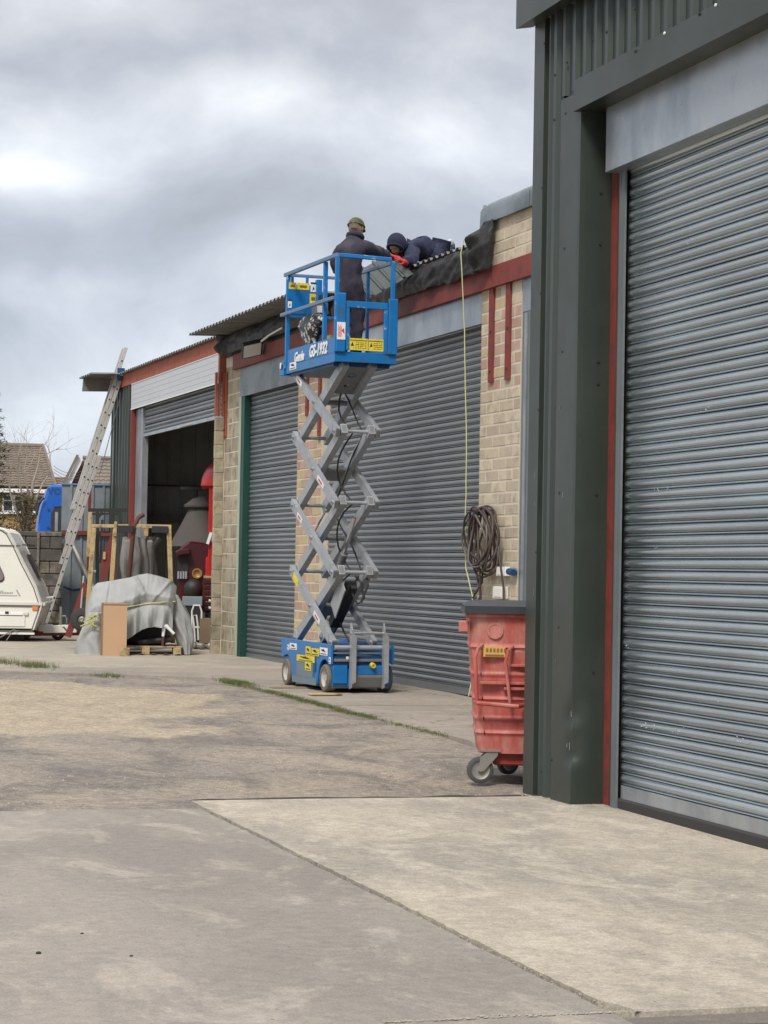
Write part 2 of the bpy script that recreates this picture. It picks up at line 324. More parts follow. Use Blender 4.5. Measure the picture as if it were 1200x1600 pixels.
# ================================================================== ground
def ground_mat(name, c, c2, c3, s_big=.5, s_mid=2.2, k2=(.42, .62), k3=(.5, .66), fine=.22, bump=.006, bs=30, sand=None, crack=False, st=(1, 1, 1)):
    global nt
    m = bpy.data.materials.new(name); m.use_nodes = True; nt = m.node_tree; nt.nodes.clear()
    out = N('ShaderNodeOutputMaterial'); b = N('ShaderNodeBsdfPrincipled'); nt.links.new(b.outputs[0], out.inputs[0])
    p0 = N('ShaderNodeNewGeometry').outputs['Position']
    pos = N('ShaderNodeVectorMath', operation='MULTIPLY', inp={0: p0, 1: st}).outputs[0]
    def no(s, d=6.0, r=.62, v=pos, dist=0.0): return N('ShaderNodeTexNoise', inp={'Vector': v, 'Scale': s, 'Detail': d, 'Roughness': r, 'Distortion': dist}).outputs['Fac']
    def mr(x, a, bb): return N('ShaderNodeMapRange', inp={0: x, 1: a, 2: bb}).outputs[0]
    col = mixc(mr(no(s_big, 7.0, .68, dist=.4), *k2), c, c2)
    col = mixc(mth('MULTIPLY', mr(no(s_mid, 8.0, .72, dist=.6), *k3), .8), col, c3)
    sep = N('ShaderNodeSeparateXYZ', inp={0: p0}).outputs
    if sand:      # a spread of sand with a ragged rim, centre and half sizes in metres
        cx, cy, ax, ay, cc = sand
        wv = N('ShaderNodeTexNoise', inp={'Vector': p0, 'Scale': .55, 'Detail': 7.0, 'Roughness': .6}).outputs['Color']
        ws = N('ShaderNodeSeparateXYZ', inp={0: wv}).outputs
        u = mth('DIVIDE', mth('ADD', mth('SUBTRACT', sep[0], cx), mth('MULTIPLY', mth('SUBTRACT', ws[0], .5), 3.0)), ax)
        v = mth('DIVIDE', mth('ADD', mth('SUBTRACT', sep[1], cy), mth('MULTIPLY', mth('SUBTRACT', ws[1], .5), 5.0)), ay)
        r = mth('ADD', mth('MULTIPLY', u, u), mth('MULTIPLY', v, v))
        sm = mr(r, 1.10, .90)
        sc_ = mixc(mr(no(3.0), .4, .65), cc, tuple(x*.80 for x in cc))
        col = mixc(mth('MULTIPLY', sm, .85), col, sc_)
    f1 = no(90.0, 3.0, .7, p0); f2 = no(14.0, 5.0, .7, p0)
    k = mth('ADD', mth('ADD', mth('MULTIPLY', mth('SUBTRACT', f1, .5), fine*3.6), mth('MULTIPLY', mth('SUBTRACT', f2, .5), fine*2.4)), 1.0)
    if crack:
        vo = N('ShaderNodeTexVoronoi', feature='DISTANCE_TO_EDGE', inp={'Vector': N('ShaderNodeVectorMath', operation='MULTIPLY_ADD', inp={0: N('ShaderNodeTexNoise', inp={'Vector': p0, 'Scale': 1.3, 'Detail': 5.0}).outputs['Color'], 1: (1.6, 1.6, 0), 2: p0}).outputs[0], 'Scale': .23}).outputs['Distance']
        k = mth('MULTIPLY', k, mth('MULTIPLY_ADD', mr(vo, .0, .006), .35, .65))
    # dark stones and pits
    vp = N('ShaderNodeTexVoronoi', inp={'Vector': p0, 'Scale': 16.0}).outputs
    pit = mr(vp['Distance'], .07, .12); sel = mr(N('ShaderNodeSeparateXYZ', inp={0: vp['Color']}).outputs[0], .93, .94)
    k = mth('MULTIPLY', k, mth('SUBTRACT', 1.0, mth('MULTIPLY', mth('MULTIPLY', sel, mth('SUBTRACT', 1.0, pit)), .55)))
    cc = N('ShaderNodeVectorMath', operation='SCALE', inp={0: col, 'Scale': k}).outputs[0]
    nt.links.new(cc, b.inputs['Base Color']); b.inputs['Roughness'].default_value = .92; b.inputs['Specular IOR Level'].default_value = .25
    h = mth('ADD', mth('MULTIPLY', no(bs, 6.0, .7, p0), 1.0), mth('MULTIPLY', no(3.0, 4.0, .6, p0), 2.0))
    bn = N('ShaderNodeBump', inp={'Strength': .8, 'Distance': bump, 'Height': h}); nt.links.new(bn.outputs[0], b.inputs['Normal'])
    MATS[name] = m
ground_mat('g_slab', (.300, .268, .232), (.245, .220, .192), (.385, .34, .285), .55, 1.9, k2=(.44, .60), k3=(.52, .62), fine=.28, bump=.005, st=(1, .5, 1))
ground_mat('g_apron', (.42, .370, .297), (.315, .285, .24), (.50, .445, .36), .8, 2.6, k2=(.42, .58), k3=(.48, .62), fine=.36, bump=.008, st=(1, .5, 1))
ground_mat('g_rough', (.265, .232, .195), (.36, .305, .24), (.165, .15, .135), .40, 1.1, k3=(.47, .60), fine=.6, bump=.03, bs=22, sand=(2.9, 23.2, 2.5, 3.9, (.45, .375, .27)), st=(1, .7, 1))
ground_mat('g_fore', (.31, .27, .225), (.25, .22, .185), (.37, .325, .27), .5, 2.0, fine=.22, bump=.006, crack=True)
ground_mat('g_far', (.37, .33, .265), (.30, .27, .22), (.43, .38, .31), .4, 1.6, fine=.22, bump=.006)
ground_mat('g_base', (.20, .18, .14), (.14, .14, .09), (.24, .21, .17), .1, .6, fine=.3, bump=.02)
ground_mat('g_road', (.20, .175, .15), (.15, .135, .12), (.24, .21, .18), .5, 2.0, fine=.3, bump=.006)
def sheet(name, xs, ys, fn, m, off=0.0):          # grid with height gz + off + fn
    mb = MB(); nx, ny = len(xs)-1, len(ys)-1
    vs = [(x, y, gz(y)+off+fn(x, y)) for y in ys for x in xs]; w = nx+1
    mb.add(vs, [(j*w+i, j*w+i+1, (j+1)*w+i+1, (j+1)*w+i) for j in range(ny) for i in range(nx)])
    return tag(mb.build(name, m, smooth='all'), kind='structure')
def lin(a, b, n): return [a+(b-a)*i/n for i in range(n+1)]
sheet('ground', [-900, -60, -12, 0, 12, 60, 900], [-300, -20, 0, 7, 15, 24, 34, 60, 200, 1500], lambda x, y: 0, 'g_base', -.075)
def rough(x, y): return .018*nz(x, y, 0, .9)+.012*nz(x, y, 3, 3.2)+.007*nz(x, y, 5, 9)-.012
sheet('rough_yard', lin(-5, 7.2, 170), lin(14.22, 31, 260), rough, 'g_rough', -.008)
def ragx(y, s=1.0): return .03*nz(0, y, 1, 2.0)*s+.018*nz(0, y, 2, 9)*s
def poly_sheet(name, x0f, x1f, ys, nx, m, off, rise=.0, fn=lambda x, y: 0, thick=.05):   # slab between two edge curves with real edges down into the ground
    mb = MB(); rows = []
    for y in ys:
        a, b = x0f(y), x1f(y); z = gz(y)+off
        r = [(a, y, z-thick)]+[(a+(b-a)*i/nx, y, z+fn(a+(b-a)*i/nx, y)) for i in range(nx+1)]+[(b, y, z-thick)]
        rows.append(r)
    rows = [[(p[0], p[1], p[2]-thick) for p in rows[0]]]+rows+[[(p[0], p[1], p[2]-thick) for p in rows[-1]]]
    w = nx+3; mb.add([p for r in rows for p in r], [(j*w+i, j*w+i+1, (j+1)*w+i+1, (j+1)*w+i) for j in range(len(rows)-1) for i in range(w-1)])
    return tag(mb.build(name, m), kind='structure')
wav = lambda x, y: .004*nz(x, y, 8, .8)
poly_sheet('concrete_slab', lambda y: -6.0, lambda y: 3.145+.010*nz(0, y, 1, 3)+.008*nz(0, y, 1, 14), [3.0, 5.0]+lin(7.40, 14.22, 120), 12, 'g_slab', .0, fn=wav)
poly_sheet('slab_joint', lambda y: 3.19, lambda y: 5.9, [14.655, 14.68, 14.72, 14.745], 70, 'gap_shade_soil', .004, fn=lambda x, y: .0+.010*nz(x*3, y*20, 2, 1.5))  # dark strip: shadow and dirt of the gap put into one flat colour
poly_sheet('concrete_apron', lambda y: 3.175+.012*nz(0, y, 4, 3)+.012*nz(0, y, 4, 14)+max(0, .25-(y-7.4))*.3, lambda y: 6.9, lin(7.38, 14.66, 120), 14, 'g_apron', .006, fn=wav)
poly_sheet('drain_edge', lambda y: 3.16, lambda y: 9.0, lin(7.20, 7.375, 3), 3, 'g_road', -.012)
poly_sheet('road', lambda y: 3.2, lambda y: 9.0, lin(1, 7.17, 6), 3, 'g_road', -.04)
def edge_x(y):
    P = [(14.7, 6.62), (18.5, 6.5), (20.8, 6.38), (24, 6.2), (27, 6.15), (27.8, 5.2), (28.3, 4.2), (29.2, 2.4)]
    for (a, u), (b, v) in zip(P, P[1:]):
        if y <= b: return u+(v-u)*(y-a)/(b-a)+.05*nz(0, y, 1, 1.5)+.02*nz(0, y, 2, 8)
    return 2.0
jo = lambda y: 22.35+0.0*y
poly_sheet('forecourt', edge_x, lambda y: 8.6, lin(14.7, 22.32, 90), 8, 'g_fore', .012, fn=wav)
poly_sheet('forecourt_slab', edge_x, lambda y: 8.6, lin(22.345, 29.6, 90), 8, 'g_fore', .014, fn=wav)
poly_sheet('yard_concrete', lambda y: -8.0, lambda y: 8.6 if y < 34.7 else 16.0, lin(29.62, 47, 24), 12, 'g_far', .010, fn=lambda x, y: .006*nz(x, y, 8, .7))
# loose stones on the broken yard and along slab edges
def pebbles(name, pts, m, label=None):
    mb = MB()
    for x, y, z, r in pts:
        a = random.random()*PI; k = random.uniform(.45, .8); vs = []
        for i in range(5):
            t = a+2*PI*i/5; q = r*random.uniform(.7, 1.1); vs.append((x+math.cos(t)*q, y+math.sin(t)*q, z-r*.2))
        vs += [(x+random.uniform(-.3, .3)*r, y+random.uniform(-.3, .3)*r, z+r*k)]
        mb.add(vs, [(i, (i+1) % 5, 5) for i in range(5)])
    return tag(mb.build(name, m), label, 'gravel', kind='stuff')
P = []
for _ in range(5200):
    x, y = random.uniform(.4, 6.6), 14.3+abs(random.gauss(0, 1))*6
    if y < 28 and nz(x, y, 2, 1.1) > -.15 and x < edge_x(y)-.05: P.append((x, y, gz(y)-.008+rough(x, y), abs(random.gauss(0, 1))*.005+.003))
pebbles('loose_gravel', P, 'pebble', 'small loose stones scattered over the broken middle of the yard')
P = []
for _ in range(420):
    y = random.uniform(7.5, 14.1); P.append((3.16+random.gauss(.01, .02), y, .0, random.uniform(.002, .006)))
for _ in range(700):
    x = random.uniform(2.3, 5.2); q = .03 if nz(x, 0, 4, 2) > .1 else .012; P.append((x, 7.40+abs(random.gauss(0, q)), .006, random.uniform(.002, .008)))
for _ in range(700):
    y = random.uniform(11.6, 15.0); P.append(((5.60 if y > 14.07 else 5.83)-abs(random.gauss(0, .03)), y, .006, random.uniform(.003, .010)))
pebbles('joint_crumbs', P, 'pebble', 'pale concrete crumbs along the joints of the near slabs')
P = []
for _ in range(420):
    x, y = random.gauss(2.7, .55), random.gauss(26.9, .25); P.append((x, y, gz(y)-.01+rough(x, y), random.uniform(.008, .03)))
pebbles('dark_rubble', P, 'bark', 'dark rubble at the rim of the sandy patch on the left')
for px, py, r in [(60, 1491, .012), (205, 1495, .008), (128, 1460, .008)]:
    d = ray(px, py); p = CAM+d*(-CAM.z/d.z); mb = MB(); mb.ell((0, 0, r*.4), (r, r*.8, r*.6), 7, 5)
    tag(mb.build('pebble', 'ink', loc=p), {60: 'small black stone on the near grey slab at lower left', 205: 'tiny dark stone right of the black one on the near slab', 128: 'tiny dark chip above the black stone on the near slab'}[px], 'stone')
# grass in the joints
def tufts(name, spots, label, h=.07):
    mb = MB()
    for x, y in spots:
        z = gz(y)
        for _ in range(5):
            a = random.random()*2*PI; l = h*random.uniform(.5, 1.3); dx, dy = math.cos(a)*.003, math.sin(a)*.003; ox, oy = random.gauss(0, .015), random.gauss(0, .015)
            lx, ly = random.gauss(0, .35)*l, random.gauss(0, .35)*l
            mb.add([(x+ox-dx, y+oy-dy, z), (x+ox+dx, y+oy+dy, z), (x+ox+lx, y+oy+ly, z+l)], [(0, 1, 2)])
    return tag(mb.build(name, 'grass'), label, 'grass', kind='stuff')
S = []
for _ in range(1500):
    y = random.uniform(19.0, 25.5); d = 1 if nz(0, y, 7, .9) > -.25 else .12
    if random.random() < d*(1 if y > 20.4 else .25): S.append((edge_x(y)+random.gauss(-.03, .035), y))
tufts('joint_grass', S, 'low grass growing in the joint beside the lift', .028)
tufts('joint_grass', [(edge_x(y)+random.gauss(-.02, .05), y) for y in [random.gauss(26.0, .35) for _ in range(420)]], 'grass tuft in the joint left of the lift', .045)
for (px, py, n, sx_, lb) in [(55, 1043, 150, .14, 'bright grass tuft at far left in front of the tarp'), (12, 1038, 60, .08, 'grass tuft at the left edge of the yard'), (165, 1056, 60, .13, 'thin grass tuft in front of the covered pallet')]:
    d = ray(px, py); t = (.19-CAM.z)/d.z; p = CAM+d*t
    tufts('grass_tuft', [(p.x+random.gauss(0, sx_), p.y+random.gauss(0, .25)) for _ in range(n)], lb, .09 if px < 100 else .05)
# ================================================================== helpers for buildings
SLAT = [(.004, .0), (-.007, .002), (-.012, .006), (-.011, .010), (-.004, .0135), (.001, .0145), (-.008, .020), (-.016, .028), (-.0195, .038), (-.019, .048), (-.015, .058), (-.008, .067), (.002, .073), (.005, .0752)]
def slats(parent, s0, s1, z0, z1, m, pitch=.075):
    mb = MB(); mb.prism(SLAT, 'y', s0, s1, closed=False); me = mb.mesh('slat', m, smooth=True)
    n = int((z1-z0)/pitch); 
    for i in range(n):
        o = link('slat', me, parent, (random.uniform(-.0012, .0012), 0, z0+i*pitch)); o.rotation_euler = (random.uniform(-.0006, .0006), random.uniform(-.015, .015), 0)
    return z0+n*pitch
def ribbed(s0, s1, pitch, crown, depth, slope=.02):       # profile polyline (x, y): crowns at x=0, pans at x=depth
    pts = []; y = s0
    while y < s1-pitch+1e-6:
        pts += [(depth, y), (depth, y+pitch-crown-2*slope), (0, y+pitch-crown-slope), (0, y+pitch-slope)]
        y += pitch
    pts.append((depth, y)); return pts
def strip_sheets(parent, name, m, s0, s1, z0, z1, pitch=.19, crown=.05, depth=.03, per=5, dx=0.0, slope=.018):
    y = s0; k = 0
    while y < s1-.01:
        e = min(y+pitch*per, s1); n = max(1, round((e-y)/pitch)); mb = MB(); pr = ribbed(y, y+n*pitch+1e-4, pitch, crown, depth, slope)
        mb.prism([(a+dx, b) for a, b in pr], 'y', 0, 0, closed=False) if False else mb.prism([(a+dx-.001*(k % 2), b) for a, b in pr], 'z', z0, z1, closed=False)
        mb.build(name, m, parent); y += n*pitch; k += 1
def ridge_roof(parent, name, m, s0, s1, n0, n1, z0, tilt=.05, pitch=.19, h=.032, per=5):   # corrugated sheets running into the building
    y = s0; k = 0
    while y < s1-.05:
        n = min(per, max(1, round((s1-y)/pitch))); pr = []; yy = y
        for i in range(n): pr += [(yy, 0), (yy+pitch*.35, 0), (yy+pitch*.5, h), (yy+pitch*.85, h)]; yy += pitch
        pr.append((yy, 0)); mb = MB(); dz = .003*(k % 2)
        vs = [(n0, a, z0+b+dz) for a, b in pr]+[(n1, a, z0+b+dz+(n1-n0)*tilt) for a, b in pr]; q = len(pr)
        mb.add(vs, [(i, i+1, q+i+1, q+i) for i in range(q-1)]); mb.build(name, m, parent, solid=.004); y = yy; k += 1
def bricks(parent, m, s0, s1, z0, rows, hgt, wide, nface=0.0, dep=.06, half=True, jx=.018, name='brick'):
    """running bond, whole pieces 'wide' long; one shared mesh per length"""
    me = {}
    for r in range(rows):
        L = []; 
        n = max(1, round((s1-s0)/wide)); u = (s1-s0)/n
        cuts = [s0+u*i for i in range(n+1)] if r % 2 == 0 or not half else [s0]+[s0+u*(i+.5) for i in range(n)]+[s1]
        for a, b in zip(cuts, cuts[1:]):
            k = round(b-a, 3)
            mm = m(r) if callable(m) else m; kk = k; k = (k, mm)
            if k not in me:
                q = (b-a)/2-jx/2; mb = MB(); mb.box(-dep/2, dep/2, -q, q, -hgt/2+jx/2, hgt/2-jx/2); me[k] = mb.mesh(name, mm, bevel=.004)
            link(name, me[k], parent, (nface+dep/2+random.uniform(-.002, .003), (a+b)/2, z0+hgt*(r+.5)), (0, 0, random.uniform(-.008, .008)))
# ================================================================== near green clad unit
G = Frame(5.65, 14.0, 0, 0)
gb = thing('clad_unit', G, 'dark green clad industrial unit at the right with a closed silver roller door', 'building')
mb = MB(); mb.box(.05, 9, .90, .93, 0, 5.6); mb.box(.4, 9, -9.4, -9.3, 0, 5.6); mb.box(8.9, 9, -9.3, .9, 0, 5.6)
mb.box(.045, .4, -9.3, -6.0, 0, 5.5); mb.box(.06, .30, -6, .9, 4.95, 5.5); mb.box(.06, .26, .13, .9, 0, 4.95)
mb.box(.04, 9, -9.3, .9, 5.5, 5.56)
mb.build('wall', 'green_clad', gb)
mb = MB(); mb.prism([(.03, .455), (.03, .53), (.0, .55), (.0, .60), (.03, .62), (.03, .675), (.008, .69), (.008, .71), (.03, .725), (.03, .79)], 'z', -.01, 5.5, closed=False); mb.build('cladding_sheet', 'green_clad', gb)
y = -6.39
while y < .40:
    pr = ribbed(y, y+.19*4+.001, .19, .045, .03, .018); mb = MB(); mb.prism([(a, b) for a, b in pr], 'z', 4.86, 5.5, closed=False); mb.build('cladding_sheet', 'green_clad', gb); y += .76
mb = MB(); mb.prism([(-.004, .775), (-.004, .975), (.14, .975), (.14, .960), (.045, .960), (.045, .775)], 'z', -.03, 5.5); mb.build('corner_trim', 'green_trim', gb, bevel=.001)
# pilaster cover with the dent low on its arris
def pil(u, v):
    cols = [(.03, .453), (-.002, .445), (-.002, .36), (-.002, .27), (-.002, .19), (-.002, .14), (-.002, .10), (0, .075), (.03, .072), (.06, .072), (.10, .072), (.15, .072), (.20, .072), (.235, .072)]
    x, yy = cols[round(u*13)]; z = 4.86*v-.02
    for zc, a, w in ((.60, .030, .10), (.42, .022, .07), (.33, .028, .05), (.52, -.006, .04)):
        g = math.exp(-((z-zc)/w)**2)*math.exp(-((x-.0)**2+(yy-.09)**2)/.06**2); x += a*g; yy += a*.9*g
    x += .0025*nz(z*2, yy*9, 0, 1.3)*(1 if z < 1.2 else .3); return (x, yy, z)
mb = MB(); mb.grid(pil, 13, 150); mb.build('pilaster_cover', 'green_trim', gb, smooth=True)
mb = MB(); mb.prism([(-.035, 4.70), (-.035, 4.91), (.03, 4.935), (.03, 4.925), (-.029, 4.902), (-.029, 4.706), (.22, 4.706), (.22, 4.70)], 'y', -6.0, .135); mb.build('lintel_flashing', 'green_trim', gb, bevel=.001)
mb = MB(); mb.prism([(-.13, 5.46), (-.13, 5.80), (-.10, 5.86), (.4, 5.95), (.4, 5.94), (-.09, 5.85), (-.124, 5.79), (-.124, 5.466), (.0, 5.49), (.0, 5.484)], 'y', -9.3, 1.03)
mb.build('eaves_trim', 'green_trim', gb)
ridge_roof(gb, 'roof_sheet', 'green_clad', -9.2, 1.0, -.05, 9, 5.90, .08, per=6)
mb = MB(); mb.box(.232, .262, -.022, .070, 0, 4.7); mb.build('steel_post', 'red_oxide', gb)
mb = MB(); mb.box(.236, .30, -.112, -.022, 0, 4.7); mb.build('door_jamb', 'rust_brown', gb)
sh = tag(bpy.data.objects.new('roller_shutter', None)); COL.objects.link(sh); sh.parent = gb; sh.location = (.26, 0, 0)
mb = MB(); mb.prism([(-.05, -.115), (-.05, -.205), (-.035, -.205), (-.035, -.125), (.03, -.125), (.03, -.115)], 'z', 0, 4.5); mb.prism([(-.055, -.125), (-.055, -.145), (-.05, -.145), (-.05, -.125)], 'z', 0, 4.4); mb.build('guide_rail', 'guide', sh)
zt = slats(sh, -6.0, -.212, .165, 4.5, 'slat_new')
mb = MB(); mb.box(.0, .03, -6.0, -.115, .0, 4.6); mb.build('backing', 'dark', sh)
mb = MB(); mb.prism([(-.015, .075), (-.015, .16), (.01, .165), (.01, .075)], 'y', -6.0, -.208); mb.build('bottom_rail', 'galv', sh)
mb = MB(); mb.prism([(-.035, .0), (-.035, .062), (-.02, .075), (.01, .075), (.01, 0)], 'y', -6.0, -.06); mb.build('bottom_seal', 'rubber', sh)
mb = MB(); mb.prism([(-.13, 4.265), (-.13, 4.70), (-.124, 4.70), (-.124, 4.271), (.1, 4.271), (.1, 4.265)], 'y', -6.0, -.055); mb.prism([(-.128, 4.267), (-.128, 4.70), (.1, 4.70), (.1, 4.267)], 'y', -.057, -.054); mb.build('hood', 'galv', sh, bevel=.0015)
random.seed(31)
for (px, py, n_) in [(1004, 1134, 5), (1020, 1136, 3), (1060, 1145, 6), (1165, 1158, 5), (1150, 1150, 3), (1027, 768, 3), (1042, 762, 2), (1024, 858, 2), (1080, 380, 4), (1128, 838, 2), (1118, 1098, 2), (985, 1010, 2), (1100, 640, 3)]:
    mb = MB()
    for _ in range(n_):
        s, z = G.n(px+random.gauss(0, 5), py+random.gauss(0, 3), .235); l = random.uniform(.004, .013); a = random.gauss(.3, .6); mb.beam((-.021, s, z), (-.021, s+l*math.cos(a), z+l*math.sin(a)), .004, .003)
    mb.build('scuff', 'white_panel', sh)
for (px, py, l) in [(836, 748, .05), (836, 790, .03), (880, 778, .04), (890, 1172, .05), (886, 1168, .03), (893, 1120, .04), (907, 128, .03), (834, 930, .05), (868, 1035, .02), (903, 150, .03), (875, 640, .02)]:
    s, z = G.n(px, py, -.003); mb = MB(); mb.beam((-.0045, s, z), (-.0045, s+random.gauss(0, .006), z+l), .003, .003); mb.build('scratch', 'castor', gb)
smb = MB(); smb.lathe((0, 0, 0), (1, 0, 0), [(-.008, .0), (-.008, .009), (-.003, .011), (.0, .011)], 8); sme = smb.mesh('screw', 'ink')
for (px, py, nn) in [(851, 68, 0), (886, 97, 0), (867, 117, 0), (884, 177, 0), (866, 187, 0), (926, 63, 0), (948, 50, 0), (992, 14, 0), (993, 80, -.035), (1093, 22, -.035), (847, 294, 0), (882, 388, 0), (879, 549, 0), (845, 458, 0), (842, 640, 0), (874, 770, 0), (873, 980, 0), (838, 863, 0), (862, 1187, 0), (846, 1205, 0)]:
    s, z = G.n(px, py, nn-.001); link('screw', sme, gb, (nn+(.002 if nn == 0 else 0), s, z))
for (px, py) in [(1039, 52), (1119, 8)]:
    s, z = G.n(px, py, -.035); o = link('screw', sme, gb, (-.035, s, z)); o.data = smb.mesh('screw', 'white')
for z in (4.15, 3.80, 3.0, 2.85, 2.1, .9):
    o = link('screw', sme, gb, (.15, .071, z), (0, 0, PI/2))
# ================================================================== brick unit
B = Frame(8.11, 22.93, 0, 1.2)
bb = thing('brick_unit', B, 'pale brick industrial unit with red steel beam and two closed grey roller doors', 'building')
mb = MB()
for a, b, z1 in ((-1.1, .085, 4.62), (6.1, 7.3, 4.62), (10.5, 11.62, 5.1)): mb.box(.004, .30, a+.004, b-.004, .1, z1)
mb.box(-.005, .3, -4, -.004, 4.85, 5.34)
mb.box(.29, .32, -4, 11.6, .1, 5.1); mb.box(.32, 9, 11.55, 11.62, .1, 5.15); mb.box(8.9, 9, -4, 20.4, .1, 5.5); mb.box(.3, 9, -4, -3.9, .1, 5.3)
mb.build('wall', 'mortar', bb)
pr_ = [('brick_pier', (lambda r: 'brick_pink' if (r > 26 and random.random() < .7) else 'brick'), -1.1, .085, 36, .1225, .36), ('brick_pier', 'brick_pink', 6.1, 7.3, 34, .130, .36)]
for nm, m, a, b, rows, h, w in pr_:
    e = bpy.data.objects.new(nm, None); COL.objects.link(e); e.parent = bb; bricks(e, m, a, b, .2, rows, h, w)
e = bpy.data.objects.new('parapet', None); COL.objects.link(e); e.parent = bb; bricks(e, 'brick', -2.4, -.004, 4.845, 4, .124, .60, -.01)
e = bpy.data.objects.new('block_pier', None); COL.objects.link(e); e.parent = bb
bricks(e, 'brick_old', 10.56, 11.45, .2, 20, .225, .45, name='block')
mb = MB(); mb.box(-.15, .01, 11.452, 11.51, .2, 3.9); mb.build('pier_core', 'mortar', e)
meb = {}
for r in range(17):                                     # stacked blocks of the projecting column
    q = MB(); k = r % 2
    q.box(-.155, -.01, 11.44, 11.525, .006, .217)
    if k not in meb: meb[k] = q.mesh('block', 'brick_old', bevel=.006)
    link('block', meb[k], e, (random.uniform(-.004, .004), random.uniform(-.004, .004), .2+.2185*r))
mb = MB(); mb.prism([(-.045, 4.63), (-.045, 4.845), (.03, 4.845), (.03, 4.835), (-.033, 4.835), (-.033, 4.642), (.03, 4.642), (.03, 4.63)], 'y', -4, 10.86); mb.build('steel_beam', 'red_oxide', bb, bevel=.001)
mb = MB(); mb.box(-.047, -.044, -.36, -.352, 4.63, 4.845); mb.box(-.06, .03, -4, 10.86, 4.612, 4.630); mb.build('beam_flange', 'red_oxide', bb)
for s, zb in ((-.262, 3.60), (-.755, 3.59), (6.81, 3.66), (6.20, 3.3), (11.36, 3.6), (11.42, 3.6)):
    mb = MB(); w = .062 if s < 1 else .05; d = -.012
    mb.box(d-.012, .0, s-w, s+w, zb, 4.612)
    for q in (.12, .55): mb.lathe((d-.012, s, zb+q), (-1, 0, 0), [(0, .016), (.01, .016), (.01, 0)], 8, 1)
    mb.build('strap', ['red_oxide' if s < 9 else 'orange_steel', 'rust_brown'], bb)
# coping over the parapet, curling down at its end
def cop(u, v):
    s = -3.0+3.02*u; a = v*PI*.62; x = .10-.16*math.sin(a+.35)*1.0; z = 5.33+.22*(1-v)**.75 if v > .3 else 5.33+.22*(1-v)**.75+.0
    x = [.34, .2, .06, -.03, -.055, -.06, -.062, -.064, -.062][round(v*8)]; z = [5.60, 5.595, 5.575, 5.54, 5.50, 5.44, 5.39, 5.35, 5.325][round(v*8)]
    dz = -.09*max(0, u-.93)/.07*(1 if v > .5 else .3); return (x+.006*nz(s*3, z*5, 2), s, z+dz+.008*nz(s*2, 0, 4))
mb = MB(); mb.grid(cop, 60, 8); mb.build('coping', 'galv_dull', bb, smooth=True, solid=.004); MB().box(-.052, .3, -3, -.01, 5.335, 5.50).build('coping_core', 'galv_dull', bb)
mb = MB(); mb.grid(lambda u, v: (-.02+.25*u+.01*math.sin(v*7), .035+.02*math.sin(u*9+v*3), 5.16+.40*v-.06*u), 8, 8); mb.build('coping_end', 'galv_dull', bb, smooth=True, solid=.004)
mb = MB(); mb.tube([(.02, .12, 5.12), (.02, .12, 5.36)], .032, 12); mb.build('vent_pipe', 'galv', bb, smooth=True)
for s, t in ((-1.42, -1.405), (-2.1, -2.085)): MB().box(-.066, -.062, s, t, 5.33, 5.50).build('coping_joint', 'galv_dull', bb)
ridge_roof(bb, 'roof_sheet', 'roof_tin', .12, 5.3, -.10, 8.9, 5.135, .03)
ridge_roof(bb, 'roof_sheet', 'roof_tin', 5.31, 11.25, -.62, 8.9, 5.17, .03)
mb = MB(); mb.box(-.02, .3, .1, 11.4, 5.0, 5.12); mb.build('wall_plate', 'timber_old', bb)
MB().box(-.03, .02, .1, 11.4, 5.10, 5.160).build('eaves_closure', 'roof_tin', bb)
mb = MB(); mb.box(-.02, .3, .1, 11.4, 4.846, 5.0); mb.build('eaves_filler', 'black_sheet', bb)
def door(label, s0, s1, ztop, zh, m, hoodm, n0=.12):
    d = bpy.data.objects.new('roller_shutter', None); COL.objects.link(d); d.parent = bb; d.location = (n0, 0, 0); d['label'] = label
    slats(d, s0+.02, s1-.02, .275, ztop+.1, m)
    MB().box(.004, .04, s0, s1, .15, 4.6).build('backing', 'dark', d)
    MB().prism([(-.02, .19), (-.02, .268), (.0, .275), (.0, .19)], 'y', s0+.01, s1-.01).build('bottom_rail', 'slat_old', d)
    MB().prism([(-n0+.004, ztop), (-n0+.004, zh), (-n0+.009, zh), (-n0+.009, ztop+.006), (0, ztop+.03), (0, ztop+.02)], 'y', s0, s1).build('hood', hoodm, d)
    return d
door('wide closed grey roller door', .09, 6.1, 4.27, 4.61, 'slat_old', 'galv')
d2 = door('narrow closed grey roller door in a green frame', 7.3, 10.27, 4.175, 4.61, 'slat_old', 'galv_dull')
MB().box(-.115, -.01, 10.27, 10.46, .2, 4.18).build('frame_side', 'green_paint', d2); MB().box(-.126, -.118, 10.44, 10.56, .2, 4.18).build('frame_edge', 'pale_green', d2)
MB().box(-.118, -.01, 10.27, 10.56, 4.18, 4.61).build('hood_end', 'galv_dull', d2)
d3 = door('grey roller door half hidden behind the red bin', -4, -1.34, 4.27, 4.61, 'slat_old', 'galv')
MB().prism([(-.11, -1.34), (-.11, -1.11), (-.02, -1.11), (-.02, -1.34)], 'z', .1, 4.3).build('guide_rail', 'guide', d3); MB().prism([(-.125, -1.26), (-.125, -1.2), (-.112, -1.2), (-.112, -1.26)], 'z', .1, 4.25).build('guide_lip', 'galv', d3)
MB().box(-.115, -.02, -1.34, -1.11, 4.27, 4.61).build('hood_end', 'galv', d3)
